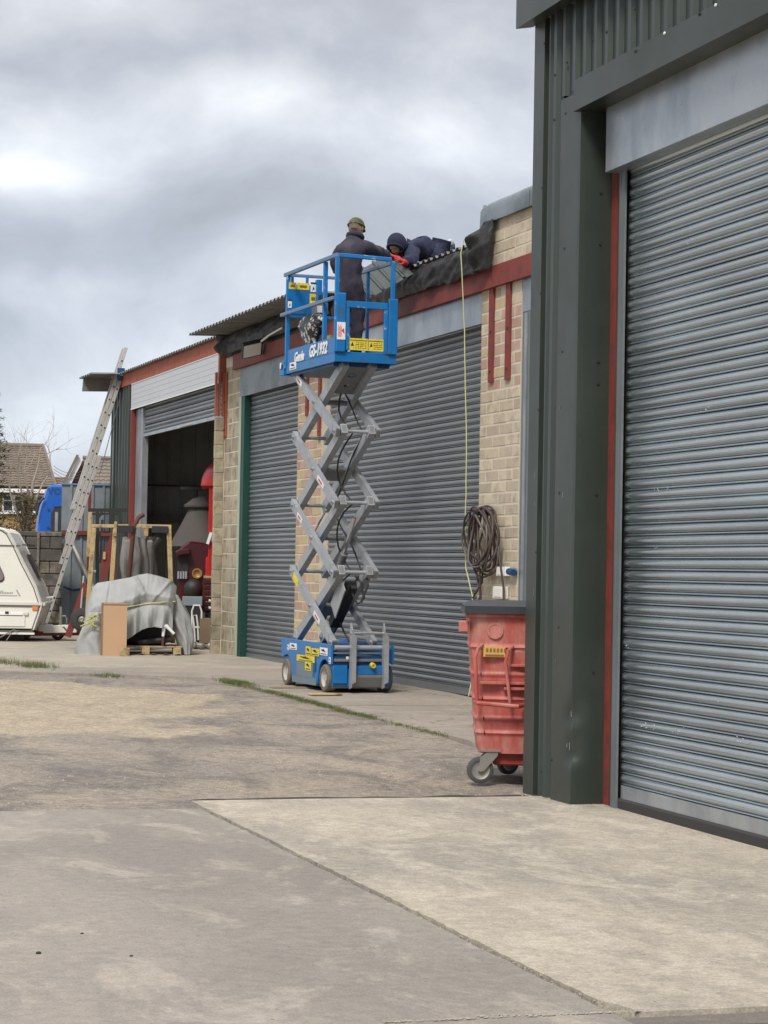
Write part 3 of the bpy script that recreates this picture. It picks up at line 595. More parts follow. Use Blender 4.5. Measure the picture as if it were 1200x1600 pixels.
# ------------------------------------------------------------------ open bay at the far end
by = thing('open_bay', B, 'steel framed bay at the far end with its roller door half raised over dark interior', 'building')
mb = MB(); mb.box(.25, .32, 20.25, 20.32, .1, 5.2); mb.box(.0, 9, 20.36, 20.40, .1, 5.2); mb.box(.06, .3, 18.9, 20.36, .1, 5.2); mb.box(.2, .3, 11.85, 18.9, 4.45, 5.15); mb.build('wall', 'inner_clad', by)
MB().box(.3, 8.9, 11.66, 11.72, .1, 5.2).build('partition_wall', 'inner_clad', by)
MB().box(8.7, 8.8, 11.72, 20.2, .1, 5.2).build('back_wall', 'inner_clad', by)
MB().prism([(-.03, 4.965), (-.03, 5.20), (.05, 5.20), (.05, 4.965)], 'y', 11.25, 20.0).build('steel_beam', 'orange_steel', by, bevel=.003)
MB().box(-.10, .05, 11.46, 11.56, 4.50, 5.165).build('beam_end_plate', 'orange_steel', by, bevel=.003)
for n_ in (-.145, -.09, -.03): MB().box(n_-.016, n_+.012, 11.44, 11.52, 3.93, 4.62).build('steel_strap', 'orange_steel', by, bevel=.002)
ridge_roof(by, 'roof_sheet', 'roof_tin', 11.28, 20.4, -.12, 8.9, 5.20, .03)
mb = MB(); mb.prism([(-.02, 4.49), (-.02, 4.965), (.0, 4.965), (.0, 4.49)], 'y', 11.86, 18.68); mb.build('hood', 'white_panel', by)
for z in (4.58, 4.67, 4.76, 4.85): MB().prism([(-.024, z), (-.02, z-.006), (-.02, z+.006)], 'y', 11.87, 18.66).build('hood_seam', 'white_panel', by)
MB().box(-.03, -.018, 11.86, 18.68, 4.478, 4.492).build('hood_edge', 'white', by); MB().box(-.03, -.018, 11.86, 18.68, 4.955, 4.966).build('hood_edge', 'white', by)
rs = bpy.data.objects.new('roller_shutter', None); COL.objects.link(rs); rs.parent = by; rs.location = (.10, 0, 0); rs['label'] = 'roller door rolled half way up'
slats(rs, 11.86, 17.85, 4.0, 4.62, 'slat_old')
MB().prism([(-.02, 3.945), (-.02, 4.0), (.02, 4.0), (.02, 3.945)], 'y', 11.86, 17.86).build('bottom_rail', 'galv', rs)
MB().box(-.035, -.021, 14.0, 14.9, 3.955, 3.975).build('slide_lock', 'rim', rs)
mb = MB(); mb.prism([(-.05, 17.86), (-.05, 18.05), (.06, 18.05), (.06, 17.86)], 'z', .2, 4.48); mb.prism([(-.05, 18.07), (-.05, 18.45), (-.02, 18.45), (-.02, 18.07)], 'z', .2, 4.48); mb.build('guide_rail', 'galv', rs)
MB().box(-.03, .05, 18.48, 18.62, .2, 4.48).build('red_post', 'rust_red', by)
strip_sheets(by, 'cladding_sheet', 'green_clad', 18.68, 20.38, .25, 4.965, .26, .06, .03, 3, dx=-.02)
MB().box(-.035, .03, 18.63, 18.68, .25, 4.97).build('corner_trim', 'dark', by)
mb = MB(); mb.prism([(-.62, 4.93), (-.60, 5.22), (-.02, 5.22), (-.02, 4.95)], 'y', 20.40, 20.43); mb.build('verge_board', 'tarp_dark', by)
ridge_roof(by, 'verge_sheet', 'roof_tin', 19.3, 20.5, -.64, -.125, 5.19, .03)
# cladding of the inside end wall, and its rails
y = .32
while y < 8.5:
    n = 4; pts = []
    for i in range(n): a = y+i*.26; pts += [(a, 20.20), (a+.20, 20.20), (a+.215, 20.17), (a+.245, 20.17)]
    pts.append((y+n*.26, 20.20)); MB().prism(pts, 'z', .15, 5.15, closed=False).build('inner_sheet', 'inner_clad', by); y += n*.26
MB().box(.4, 3.2, 20.02, 20.16, 2.43, 2.53).build('inner_rail', 'roof_tin', by); MB().box(.4, 3.2, 20.10, 20.16, 3.12, 3.15).build('inner_rail', 'rust_brown', by)
MB().box(.1, 8.7, 11.75, 20.2, 4.95, 5.0).build('ceiling', 'roof_tin', by)
sheet('bay_floor', [B.o.x-.05, 17], [35, 43.2], lambda x, y: 0, 'g_fore', .018)
# ------------------------------------------------------------------ black plastic sheeting along the eaves
def membrane(s0, s1, zt, zb, nu, nv, amp, seed, n0=-.07, bunch=None):
    def f(u, v):
        s = s0+(s1-s0)*u; z = zt(s)+(zb(s)-zt(s))*v
        x = n0-.035*math.sin(v*PI)-amp*(.5+nz(s*1.6, z*5, seed)+.6*nz(s*4.5+z*4, z*9, seed+3)+.35*nz(s*11, z*16, seed+5))
        z += .015*nz(s*5, 0, seed)*v
        if bunch: g = math.exp(-((s-bunch)/.12)**2); x -= g*(.10+.05*math.sin(z*30+s*20)); z += .0
        return (min(x, n0+.02), s, z)
    mb = MB(); mb.grid(f, nu, nv); return mb
m1 = membrane(-.42, 5.3, lambda s: 5.12 if s > .1 else 5.12+.22*min(1, (.1-s)/.3), lambda s: 4.80+.03*nz(s*1.5, 0, 3)+(.02 if s > 1 else .0)-.0*s, 150, 22, .04, 11, bunch=-.12)
tag(m1.build('plastic_sheeting', 'black_sheet', smooth='all', solid=.002, loc=B.o), 'wrinkled black plastic sheeting draped under the roof edge right of the lift', 'plastic sheet', 'black sheeting along the eaves')
m2 = membrane(5.5, 11.33, lambda s: 5.17, lambda s: 4.90-.04*(s-8)/3+.02*nz(s*2, 0, 9), 130, 18, .028, 31, n0=-.09, bunch=11.15)
tag(m2.build('plastic_sheeting', 'black_sheet', smooth='all', solid=.002, loc=B.o), 'black plastic sheeting hanging under the overhanging roof left of the lift', 'plastic sheet', 'black sheeting along the eaves')
for o in COL.objects:
    if o.name.startswith('plastic_sheeting'): o.rotation_euler = (0, 0, B.a)
mb = MB(); mb.tube([(-.16, 8.75, 4.86), (-.17, 8.3, 4.905), (-.17, 7.6, 4.945)], .014, 5); o = mb.build('batten', 'white', loc=B.o); o.rotation_euler = (0, 0, B.a); tag(o, 'thin white batten under the black sheeting beside the floodlight', 'batten')
# floodlight
FL = Frame(*(B.o+B.Y*9.0+B.X*-.05+Vector((0, 0, 4.78))), 1.2)
t = thing('floodlight', FL, 'floodlight tilted under the eaves above the narrow roller door', 'lamp')
MB().box(0, .06, -.06, .06, -.08, .06).build('bracket', 'black_iron', t)
c, q = math.cos(.7), math.sin(.7)
un = Vector((0, -.62, -.78)); mb = MB(); mb.beam((-.03, 0, .03), (-.33, 0, -.05), .30, .06, up=un); mb.build('housing', 'black_iron', t, bevel=.006)
mb = MB(); mb.beam(Vector((-.05, 0, .025))+un*.032, Vector((-.31, 0, -.045))+un*.032, .25, .006, up=un); mb.build('glass', 'white', t)
# rope, hose and sockets on the right pier
def bl(n, s, z): return B.o+B.X*n+B.Y*s+Vector((0, 0, z))
pts = [(-.16, .25, 5.20), (-.19, .25, 5.05), (-.17, .245, 4.7), (-.14, .23, 4.2), (-.13, .20, 3.6), (-.12, .17, 3.0), (-.12, .15, 2.4), (-.12, .16, 2.0), (-.12, .12, 1.6), (-.12, -.10, 1.3), (-.14, -.16, 1.0), (-.15, -.2, .4), (-.2, -.22, .17)]
P = []
for i in range(len(pts)-1):
    for k in range(4): P.append(Vector(pts[i]).lerp(Vector(pts[i+1]), k/4)+Vector((0, .006*math.sin(i*2+k), 0)))
mb = MB(); mb.tube(P, .0065, 6); mb.tube([(.2, .25, 5.2), (-.1, .24, 5.215), (-.16, .25, 5.20)], .0065, 6); o = mb.build('rope', 'rope', smooth=True, loc=B.o); o.rotation_euler = (0, 0, B.a); tag(o, 'pale yellow-green rope hanging from the roof edge down the wide roller door', 'rope')
HF = Frame(*bl(-.02, -.42, 1.90), 1.2)
t = thing('hose_coil', HF, 'coiled brown hose hanging on the brick pier above the red bin', 'hose')
MB().box(-.22, .0, -.03, .03, .26, .30).build('hook', 'black_iron', t)
random.seed(21); mb = MB(); mb2 = MB()
for k in range(13):
    ry, rz = random.uniform(.24, .42), random.uniform(.27, .375); cy, cz = random.gauss(.02, .04), .33-rz+random.gauss(0, .02); x0 = -.05-.011*k; P = []
    tilt = random.gauss(0, .18)
    for i in range(33):
        a = 2*PI*i/32; yy = ry*math.sin(a)*(1-.12*math.cos(a)); zz = rz*math.cos(a)
        P.append((x0+.035*math.sin(a*2+k), cy+yy*math.cos(tilt)-zz*math.sin(tilt)*.4, cz+zz))
    (mb if k % 4 else mb2).tube(P, .0115, 6, False)
for pth in [[(-.08, .22, 0), (-.1, .2, -.35), (-.12, .02, -.6), (-.14, .25, -.78), (-.14, .35, -.9)], [(-.1, .0, -.1), (-.12, -.02, -.45), (-.12, .25, -.62), (-.1, -.08, -.8), (-.1, -.1, -1.0)], [(-.12, .15, .3), (-.18, -.05, -.1), (-.16, -.05, -.35), (-.12, .0, -.7), (-.1, .1, -1.0)],
            [(-.06, -.30, .05), (-.08, -.42, -.2), (-.06, -.5, -.5), (-.06, -.52, -1.0)]]:
    P = [Vector(pth[0])]
    for i in range(len(pth)-1):
        for s in (1/3, 2/3, 1): P.append(Vector(pth[i]).lerp(Vector(pth[i+1]), s))
    mb.tube(P, .012, 6)
mb.build('coil', 'hose', t, smooth='all'); mb2.build('coil', 'hose_grey', t, smooth='all')
for (px, py, w, h, m, lb) in [(785, 893, .13, .10, 'white', 'small white socket box on the brick pier beside the hanging hose'), (781, 926, .16, .13, 'cream', 'cream switch box low on the brick pier just above the bin lid')]:
    s, z = B.n(px, py, -.04); fr = Frame(*bl(-.002, s, z), 1.2); t = thing('socket_box', fr, lb, 'socket box'); MB().box(-.06, 0, -w, w, -h/2, h/2).build('case', m, t, bevel=.006); MB().box(-.068, -.06, -w*.7, w*.7, -h*.35, h*.35).build('cover', m, t, bevel=.003)
s, z = B.n(795, 893, -.05); t = thing('plug', Frame(*bl(-.002, s-.08, z), 1.2), 'blue industrial plug in the wall beside the white socket box', 'plug')
MB().tube([(-.04, .1, 0), (-.05, -.06, -.01)], .035, 10).build('body', 'blue_dark', t); MB().tube([(-.0, 0, 0), (-.06, 0, 0)], .04, 10).build('socket', 'guide', t)
# ================================================================== scissor lift
LG = .19
L = Frame(6.75, 24.0, LG, 3.0)
def LF(px, py, y=0.0): x, z = L.f(px, py, y); return x, z
def LS(px, py, x=0.0): y, z = L.n(px, py, x); return y, z
def ZL(px, py, y=0.0): return L.f(px, py, y)[1]
lf = thing('scissor_lift', L, 'blue and grey scissor lift raised to the eaves with a man in its basket', 'scissor lift')
WX, LN = .75, 1.84
# chassis
ch = MB()
def side(x, sgn):
    pr = [(0.0, .31), (0.0, .53), (LN, .55), (LN, .33), (1.74, .33)]
    pr += [(1.62+.20*math.cos(a), .16+.20*math.sin(a)) for a in lin(1.2, PI, 6)] + [(1.40, .07), (.47, .07)]
    pr += [(.22+.22*math.cos(a), .15+.21*math.sin(a)) for a in lin(.25, 1.75, 6)] + [(.10, .33)]
    ch.prism(pr, 'x', x, x+.03*sgn)
side(0, 1); side(WX, -1)
ch.box(.03, WX-.03, .02, LN-.02, .07, .26); ch.box(.03, WX-.03, 1.0, LN-.02, .26, .50); ch.box(.03, WX-.03, .10, .16, .26, .33)
ch.box(.03, .20, .0, .14, .10, .30); ch.box(WX-.10, WX-.03, .0, .12, .33, .53)
ch.build('chassis', 'blue', lf, bevel=.004)
MB().box(.04, WX-.04, .05, LN-.05, .045, .07).build('belly_plate', 'steel_skirt', lf)
mb = MB(); mb.box(-.006, -.001, .50, 1.38, .05, .13); mb.box(-.008, -.001, .62, 1.22, .13, .30); mb.build('skirt_plate', 'steel_skirt', lf)
MB().box(-.010, -.002, .52, .60, .20, .32).build('latch_plate', 'blue_dark', lf)
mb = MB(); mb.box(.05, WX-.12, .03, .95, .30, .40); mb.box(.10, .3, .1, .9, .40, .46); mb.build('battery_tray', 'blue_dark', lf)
mb = MB(); mb.box(.25, .60, -.05, .02, .20, .30); mb.build('front_box', 'blue', lf, bevel=.006)
mb = MB(); mb.prism([(-.05, .20), (-.05, .17), (.0, .06), (.06, .06), (.06, .20)], 'x', .22, .62); mb.build('front_skid', 'lift_grey_dark', lf)
mb = MB(); mb.box(.04, .70, .005, .04, .345, .375); mb.box(.04, .70, .005, .04, .43, .45); mb.build('crossbar', 'lift_grey_dark', lf)
mb = MB(); mb.tube([(.04, -.0, .50), (.70, -.0, .50)], .028, 10); mb.tube([(.2, -.06, .665), (.62, -.06, .665)], .014, 8); mb.build('tube_bar', 'lift_grey', lf, smooth=True)
for xx in (.215, .60):
    mb = MB(); mb.prism([(-.10, .06), (-.03, .04), (-.03, .76), (-.06, .78), (-.10, .70)], 'x', xx-.006, xx+.006); mb.prism([(xx-.006, .09), (xx+.05, .12), (xx+.05, .62), (xx-.006, .70)], 'y', -.104, -.098); mb.build('entry_post', 'lift_grey', lf)
mb = MB(); mb.lathe((.47, -.05, .31), (0, -1, -.15), [(0, .03), (.04, .03), (.04, .026), (.06, .026), (.06, .018), (.04, .015), (.04, 0)], 12); mb.build('charge_plug', 'yellow', lf, smooth=True)
for k, (xx, yy, r) in enumerate([(-.012, .20, .152), (WX+.012-.115, .20, .152), (-.012, 1.62, .152), (WX+.012-.115, 1.62, .152)]):
    w = .115; mb = MB(); mb.lathe((xx, yy, r), (1, 0, 0), [(0, r*.66), (0, r*.93), (.012, r), (w-.012, r), (w, r*.93), (w, r*.66)], 28); wh = bpy.data.objects.new('wheel', None); COL.objects.link(wh); wh.parent = lf
    mb.build('tyre', 'tyre' if k != 1 else 'tyre', wh, smooth=True)
    mb = MB(); mb.lathe((xx, yy, r), (1, 0, 0), [(.022, 0), (.020, .035), (.030, .04), (.036, r*.45), (.01, r*.62), (.004, r*.67)], 24); mb.lathe((xx, yy, r), (1, 0, 0), [(w-.004, r*.67), (w-.03, r*.5), (w-.03, 0)], 20)
    for a in range(5): mb.disc((xx+.026, yy+.055*math.cos(a*1.257), r+.055*math.sin(a*1.257)), (1, 0, 0), .008, .014, 6)
    mb.build('rim', 'rim', wh, smooth=True)
def plate(parent, name, u0, u1, z0, z1, m, face='L', off=0.0, base=None, yy=0.0, th=.002):
    if face == 'L': mb = MB(); mb.box(-.004-off-th, -.001-off, u0, u1, z0, z1)
    else: mb = MB(); mb.box(u0, u1, yy-.004-off-th, yy-.001-off, z0, z1)
    return mb.build(name, m, parent)
def sticker_L(parent, px0, py0, px1, py1, m, x=0.0, marks='ink', name='sticker', tri=False):      # picture rectangle on a face x = const
    (ya, za), (yb, zb) = L.n(px0, (py0+py1)/2, x), L.n(px1, (py0+py1)/2, x); ym = (px0+px1)/2
    zt = L.n(ym, py0, x)[1]-LG; zb2 = L.n(ym, py1, x)[1]-LG; zt, zb2 = zt, zb2
    mb = MB(); mb.box(x-.004, x-.001, ya, yb, zb2, zt, 0)
    if marks:
        y0, y1 = min(ya, yb), max(ya, yb); w, h = y1-y0, zt-zb2
        if tri: mb.prism([(y0+w*.15, zb2+h*.35), (y0+w*.5, zb2+h*.35), (y0+w*.32, zb2+h*.85)], 'x', x-.006, x-.0035, 1)
        else: mb.prism([(y0+w*.2, zb2+h*.45), (y0+w*.6, zb2+h*.5), (y0+w*.85, zb2+h*.72), (y0+w*.5, zb2+h*.82)], 'x', x-.006, x-.0035, 1)
        mb.box(x-.006, x-.0035, y0+w*.12, y1-w*.12, zb2+h*.14, zb2+h*.24, 1)
    return mb.build(name, [m, marks or 'ink'], parent)
def ZLc(): return LG
for r, m in [((453, 1005, 464, 1015), 'sticker'), ((500, 1012, 512, 1024), 'sticker'), ((478, 1010, 486, 1024), 'yellow'), ((487, 1013, 499, 1025), 'yellow'), ((464, 1024, 492, 1034), 'yellow'), ((477, 1034, 486, 1048), 'yellow'), ((449, 1007, 452, 1016), 'sticker'), ((514, 1027, 517, 1037), 'sticker')]:
    sticker_L(lf, *r, m, x=-.008 if m == 'yellow' else 0.0, marks='ink' if m == 'sticker' else 'ink', tri=False)
MB().box(.18, .21, .0, .003, .37, .40).build('sticker', 'sticker', lf)
# scissor stack : five pin levels
ZN = [.56, 1.34, 2.12, 2.92, 3.66]; YF, YR = .10, 1.60
def arm(x, y0, z0, y1, z1, w=.05, h=.105, m='lift_grey', ext=.06, nm='scissor_arm'):
    d = Vector((0, y1-y0, z1-z0)).normalized(); a = Vector((x, y0, z0))-d*ext; b = Vector((x, y1, z1))+d*ext
    mb = MB(); mb.beam(a, b, w, h, up=(0, 0, 1)); up = Vector((0, -d.z, d.y))
    mb.beam(a-d*.002, a+d*.01, w*.72, h*.72, up=(0, 0, 1), mi=1); mb.beam(b+d*.002, b-d*.01, w*.72, h*.72, up=(0, 0, 1), mi=1)
    for c in (a+d*.14, b-d*.14): mb.beam(c-d*.008, c+d*.008, w+.006, h+.006, mi=0)
    for c in (Vector((x, y0, z0)), Vector((x, y1, z1)), Vector((x, (y0+y1)/2, (z0+z1)/2))):
        mb.disc(c, (1, 0, 0), .024, w+.03, 12); mb.disc(c, (1, 0, 0), .012, w+.05, 8, mi=1)
    return mb.build(nm, [m, 'lift_grey_dark'], lf, bevel=.0)
XL, XR = .05, .53
for k in range(4):
    a, b = ZN[k], ZN[k+1]; yr0 = YR-.03*(k % 2)
    for x in (XL, XR): arm(x, YF, a, YR, b, .052, .105)          # falls towards the front: outer pair
    for x in (XL+.075, XR-.075): arm(x, YF+.0, b, YR, a, .075, .115)   # rises towards the front: inner pair
for k in range(1, 4):
    for y in (YF, YR):
        mb = MB(); mb.tube([(XL, y, ZN[k]), (XR, y, ZN[k])], .022, 10); 
        if y == YF: mb.box(XL+.06, XL+.10, y-.035, y+.02, ZN[k]-.01, ZN[k]+.045); mb.box(XR-.11, XR-.06, y-.035, y+.02, ZN[k]-.01, ZN[k]+.045)
        mb.build('pivot_tube', 'lift_grey', lf, smooth=True)
for k in range(4):
    mb = MB(); mb.tube([(XL, (YF+YR)/2, (ZN[k]+ZN[k+1])/2), (XR, (YF+YR)/2, (ZN[k]+ZN[k+1])/2)], .03, 10); mb.build('pivot_tube', 'lift_grey_dark', lf, smooth=True)
def holed(name, m, M, w, h, holes, t=.01):           # plate w x h with round holes
    mb = MB(); 
    zs = [0]+[c for c in sorted(sum([[z-r-.02, z+r+.02] for z, r in holes], []))]+[h]
    for i in range(0, len(zs), 2): mb.box(-w/2, w/2, -t/2, t/2, zs[i], zs[i+1])
    for z, r in holes:
        n = 16; H = r+.02; out = []; inn = []
        for k in range(n):
            a = 2*PI*k/n+PI/n; c, q = math.cos(a), math.sin(a); s_ = 1/max(abs(c)/(w/2), abs(q)/H); out.append((c*s_, z+q*s_)); inn.append((c*r, z+q*r))
        vs = [(x, -t/2, y) for x, y in out]+[(x, -t/2, y) for x, y in inn]+[(x, t/2, y) for x, y in out]+[(x, t/2, y) for x, y in inn]
        fs = []
        for k in range(n):
            j = (k+1) % n; fs += [(k, j, n+j, n+k), (2*n+k, 3*n+k, 3*n+j, 2*n+j), (n+k, n+j, 3*n+j, 3*n+k), (k, 2*n+k, 2*n+j, j)]
        mb.add(vs, fs)
        for sx2 in (-1, 1): pass
    o = mb.build(name, m, lf); o.matrix_local = M; return o
d = Vector((0, YF-YR, ZN[4]-ZN[3])).normalized(); base = Vector(((XL+XR)/2, YF, ZN[4]))-d*.62
M = Matrix.Translation(base) @ Matrix(((1, 0, 0, 0), (0, d.z, d.y, 0), (0, -d.y, d.z, 0), (0, 0, 0, 1)))
holed('web_plate', 'lift_grey_dark', M, XR-XL-.15, .60, [(.18, .03), (.42, .055)])
for k in (0, 2):
    d = Vector((0, YF-YR, ZN[k+1]-ZN[k])).normalized(); mid = Vector(((XL+XR)/2, (YF+YR)/2, (ZN[k]+ZN[k+1])/2))
    mb = MB(); mb.beam(mid-d*.25, mid-d*.05, XR-XL-.16, .012, up=(0, 0, 1)); mb.build('web_plate', 'lift_grey_dark', lf)
mb = MB(); mb.beam((.29, .75, .74), (.29, .18, 1.20), .13, .11); mb.build('cylinder_guard', 'black_iron', lf, bevel=.005)
mb = MB(); mb.beam((.16, .10, 1.22), (.16, .42, .90), .012, .24); mb.build('cylinder_bracket', 'lift_grey', lf)
mb = MB(); mb.tube([(.29, 1.25, .72), (.29, .45, 1.55)], .045, 12); mb.build('cylinder', 'lift_grey_dark', lf, smooth=True)
mb = MB(); mb.tube([(.29, .45, 1.55), (.29, .12, 1.95)], .022, 10); mb.build('piston_rod', 'chrome', lf, smooth=True)
mb = MB(); mb.tube([(.18, 1.3, 1.75), (.18, .8, 2.05)], .012, 8); mb.build('piston_rod', 'chrome', lf, smooth=True)
random.seed(3)
for i, (xa, r) in enumerate([(.30, .011), (.42, .010)]):
    P = []
    for k in range(4):
        a, b = ZN[k], ZN[k+1]
        for t in lin(0, 1, 8)[:-1]:
            if k % 2 == i % 2: y, z = YR+(YF-YR)*t, a+(b-a)*t
            else: y, z = YF+(YR-YF)*t*.5, a+(b-a)*t
            y = YF+(.15+.5*abs(math.sin((k+t)*PI)))*1.0 if i < 1 else YF+.12+1.0*abs(((k+t) % 2)-1)
            P.append((xa+.02*math.sin(k+t*5), y+.03*math.sin(t*9+i), z))
    mb = MB(); mb.tube(P, r, 6); mb.build('cable', 'rubber', lf, smooth=True)
mb = MB(); mb.tube([(.34, .2, 1.3), (.38, .1, 1.22), (.42, .12, 1.05), (.36, .16, .98), (.3, .2, 1.12), (.26, .14, 1.2), (.22, .2, 1.08)], .014, 6); mb.tube([(.45, .15, 1.32), (.44, .05, 1.2), (.38, .1, 1.0)], .014, 6); mb.build('cable', 'rubber', lf, smooth=True)
for (y, z, m) in [(1.05, 3.37, 'sticker'), (.62, 1.6, 'sticker'), (.55, 2.38, 'sticker')]: pass
def arm_st(k, t, m, w=.16, h=.06, mk='red_ink'):     # sticker along the outer left arm of level k
    y = YF+(YR-YF)*t; z = ZN[k]+(ZN[k+1]-ZN[k])*t; d = Vector((0, YR-YF, ZN[k+1]-ZN[k])).normalized(); c = Vector((XL-.0275, y, z))
    mb = MB(); mb.beam(c-d*w/2, c+d*w/2, .002, h); c2_ = c+Vector((-.002, 0, 0)); mb.beam(c2_-d*w*.25, c2_+d*w*.3, .002, h*.4, mi=1); mb.build('sticker', [m, mk], lf)
arm_st(3, .88, 'sticker', .22); arm_st(2, .30, 'sticker', .26); arm_st(1, .80, 'sticker', .2); arm_st(0, .87, 'yellow', .22, .09, 'yellow'); arm_st(0, .33, 'sticker', .24)
# ---- platform
PZ = 3.69
def bx_(name, m, x0, x1, y0, y1, z0, z1, bev=.003, p=None): return MB().box(x0, x1, y0, y1, z0, z1).build(name, m, p or lf, bevel=bev)
PX0, PX1, PY0, PY1 = -.03, .70, -.03, 1.80
bx_('deck', 'blue', PX0+.01, PX1-.01, PY0+.01, PY1, PZ, PZ+.05)
bx_('deck_frame', 'blue', PX0, PX1, PY0, PY0+.02, PZ-.005, PZ+.11); bx_('deck_frame', 'blue', PX0, PX0+.02, PY0+.021, PY1, PZ-.01, PZ+.09); bx_('deck_frame', 'blue', PX1-.02, PX1, PY0+.021, PY1, PZ-.01, PZ+.09)
bx_('toe_board', 'blue', PX0+.004, PX0+.016, PY0+.02, PY1, PZ+.092, PZ+.27); bx_('toe_board', 'blue', PX1-.016, PX1-.004, PY0+.02, PY1, PZ+.092, PZ+.22)
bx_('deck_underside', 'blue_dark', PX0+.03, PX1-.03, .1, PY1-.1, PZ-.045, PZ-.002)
bx_('rear_step', 'blue', PX0-.02, PX0+.25, PY1, PY1+.16, PZ-.02, PZ+.14); bx_('rear_step_slot', 'dark', PX0-.024, PX0-.02, PY1+.04, PY1+.12, PZ+.05, PZ+.11)
bx_('control_lever', 'white', PX0-.03, PX0-.01, PY1+.09, PY1+.13, PZ+.06, PZ+.13)
RT = 1.375+PZ-.19                      # rail top
def rt(py_): return py_
zt = L.f(523, 398, PY0)[1]-LG
def rail(name, m, p, q, r=.02): mb = MB(); mb.beam(p, q, r*2, r*2); return mb.build(name, m, lf, bevel=.005)
rail('top_rail', 'rail_top', (PX0+.01, PY0-.02, zt), (PX0+.01, PY1+.1, zt), .022); rail('top_rail', 'rail_top', (PX1-.05, PY0, zt-.045), (PX1-.01, PY1, zt), .02)
rail('top_rail', 'blue_worn', (PX0+.034, PY0, zt), (PX1-.08, PY0, zt-.012), .022); rail('top_rail', 'rail_top', (PX0+.03, PY1-.01, zt-.01), (PX1, PY1-.01, zt-.01), .018)
zm = L.n(480, 480, PX0)[1]-LG
rail('mid_rail', 'rail_top', (PX0-.016, PY0+.03, zm), (PX0-.016, PY1+.14, zm), .02); rail('mid_rail', 'blue', (PX0+.03, PY1-.01, zm-.02), (PX1, PY1-.01, zm-.02), .018)
def post(x, y, z0, z1, r=.022, m='blue_worn'): mb = MB(); mb.beam((x, y, z0), (x, y, z1), r*2, r*2, up=(0, 1, 0)); return mb.build('guardrail_post', m, lf, bevel=.004)
post(PX0+.012, PY0+.0, PZ+.1, zt-.02); post(PX1-.055, PY0+.0, PZ+.5, zt-.04)
ym = L.n(504, 470, PX0)[0]; post(PX0+.03, ym, PZ+.05, zt-.02, .023)
yr = L.n(448, 480, PX0)[0]; post(PX0+.012, min(yr, PY1-.02), PZ+.05, zt-.02, .023)
yr2 = L.n(577, 470, PX1)[0]; post(PX1-.02, yr2, PZ+.05, zt-.02, .018)
post(PX1-.02, PY1-.03, PZ+.05, zt-.02, .018)
def FX(px): return L.f(px, 510, PY0)[0]
def FZ(py): return L.f(570, py, PY0)[1]-LG
bx_('box_post', 'blue', FX(524), FX(539), PY0-.035, PY0+.01, PZ+.1, FZ(460), .010); bx_('box_post', 'blue', FX(606), FX(620), PY0-.035, PY0+.01, PZ+.1, FZ(465), .006)
g = bpy.data.objects.new('gate', None); COL.objects.link(g); g.parent = lf
bx_('gate_rail', 'blue_worn', FX(540), FX(604), PY0-.03, PY0+.0, FZ(482), FZ(472), .003, g); bx_('gate_stile', 'blue_worn', FX(540), FX(545), PY0-.028, PY0-.002, FZ(549), FZ(482.3), .003, g); bx_('gate_stile', 'blue_worn', FX(599), FX(605), PY0-.028, PY0-.002, FZ(549), FZ(482.3), .003, g)
for a, b in ((545.5, 575), (576, 599)):
    x0, x1, z0, z1 = FX(a), FX(b), FZ(548), FZ(529.5); mb = MB(); mb.box(x0, x1, PY0-.012, PY0-.006, z0, z1, 0); w, h = x1-x0, z1-z0; y_ = PY0-.0135
    mb.box(x0+w*.03, x1-w*.03, y_, y_+.002, z0+h*.80, z0+h*.86, 1)
    mb.prism([(x0+w*.08, z0+h*.35), (x0+w*.26, z0+h*.35), (x0+w*.17, z0+h*.70)], 'y', y_, y_+.002, 1)
    for i in range(4):
        for j in range(5): mb.box(x0+w*(.34+.12*j), x0+w*(.34+.12*j+random.uniform(.05, .10)), y_, y_+.002, z0+h*(.16+.15*i), z0+h*(.21+.15*i), 1)
    mb.build('warning_sign', ['yellow', 'ink'], g)
x0, x1, z0, z1 = FX(525), FX(538), FZ(533), FZ(506); mb = MB(); mb.box(x0, x1, PY0-.040, PY0-.036, z0, z1, 0)
for i in range(4): mb.box(x0+.012+.012*i, x0+.017+.012*i, PY0-.042, PY0-.039, z0+.03, z1-.03-.02*(i % 2), 1)
mb.prism([(x0+.05, z0+.10), (x0+.09, z0+.06), (x0+.08, z0+.13)], 'y', PY0-.042, PY0-.039, 1); mb.build('sticker', ['sticker', 'red_ink'], lf)
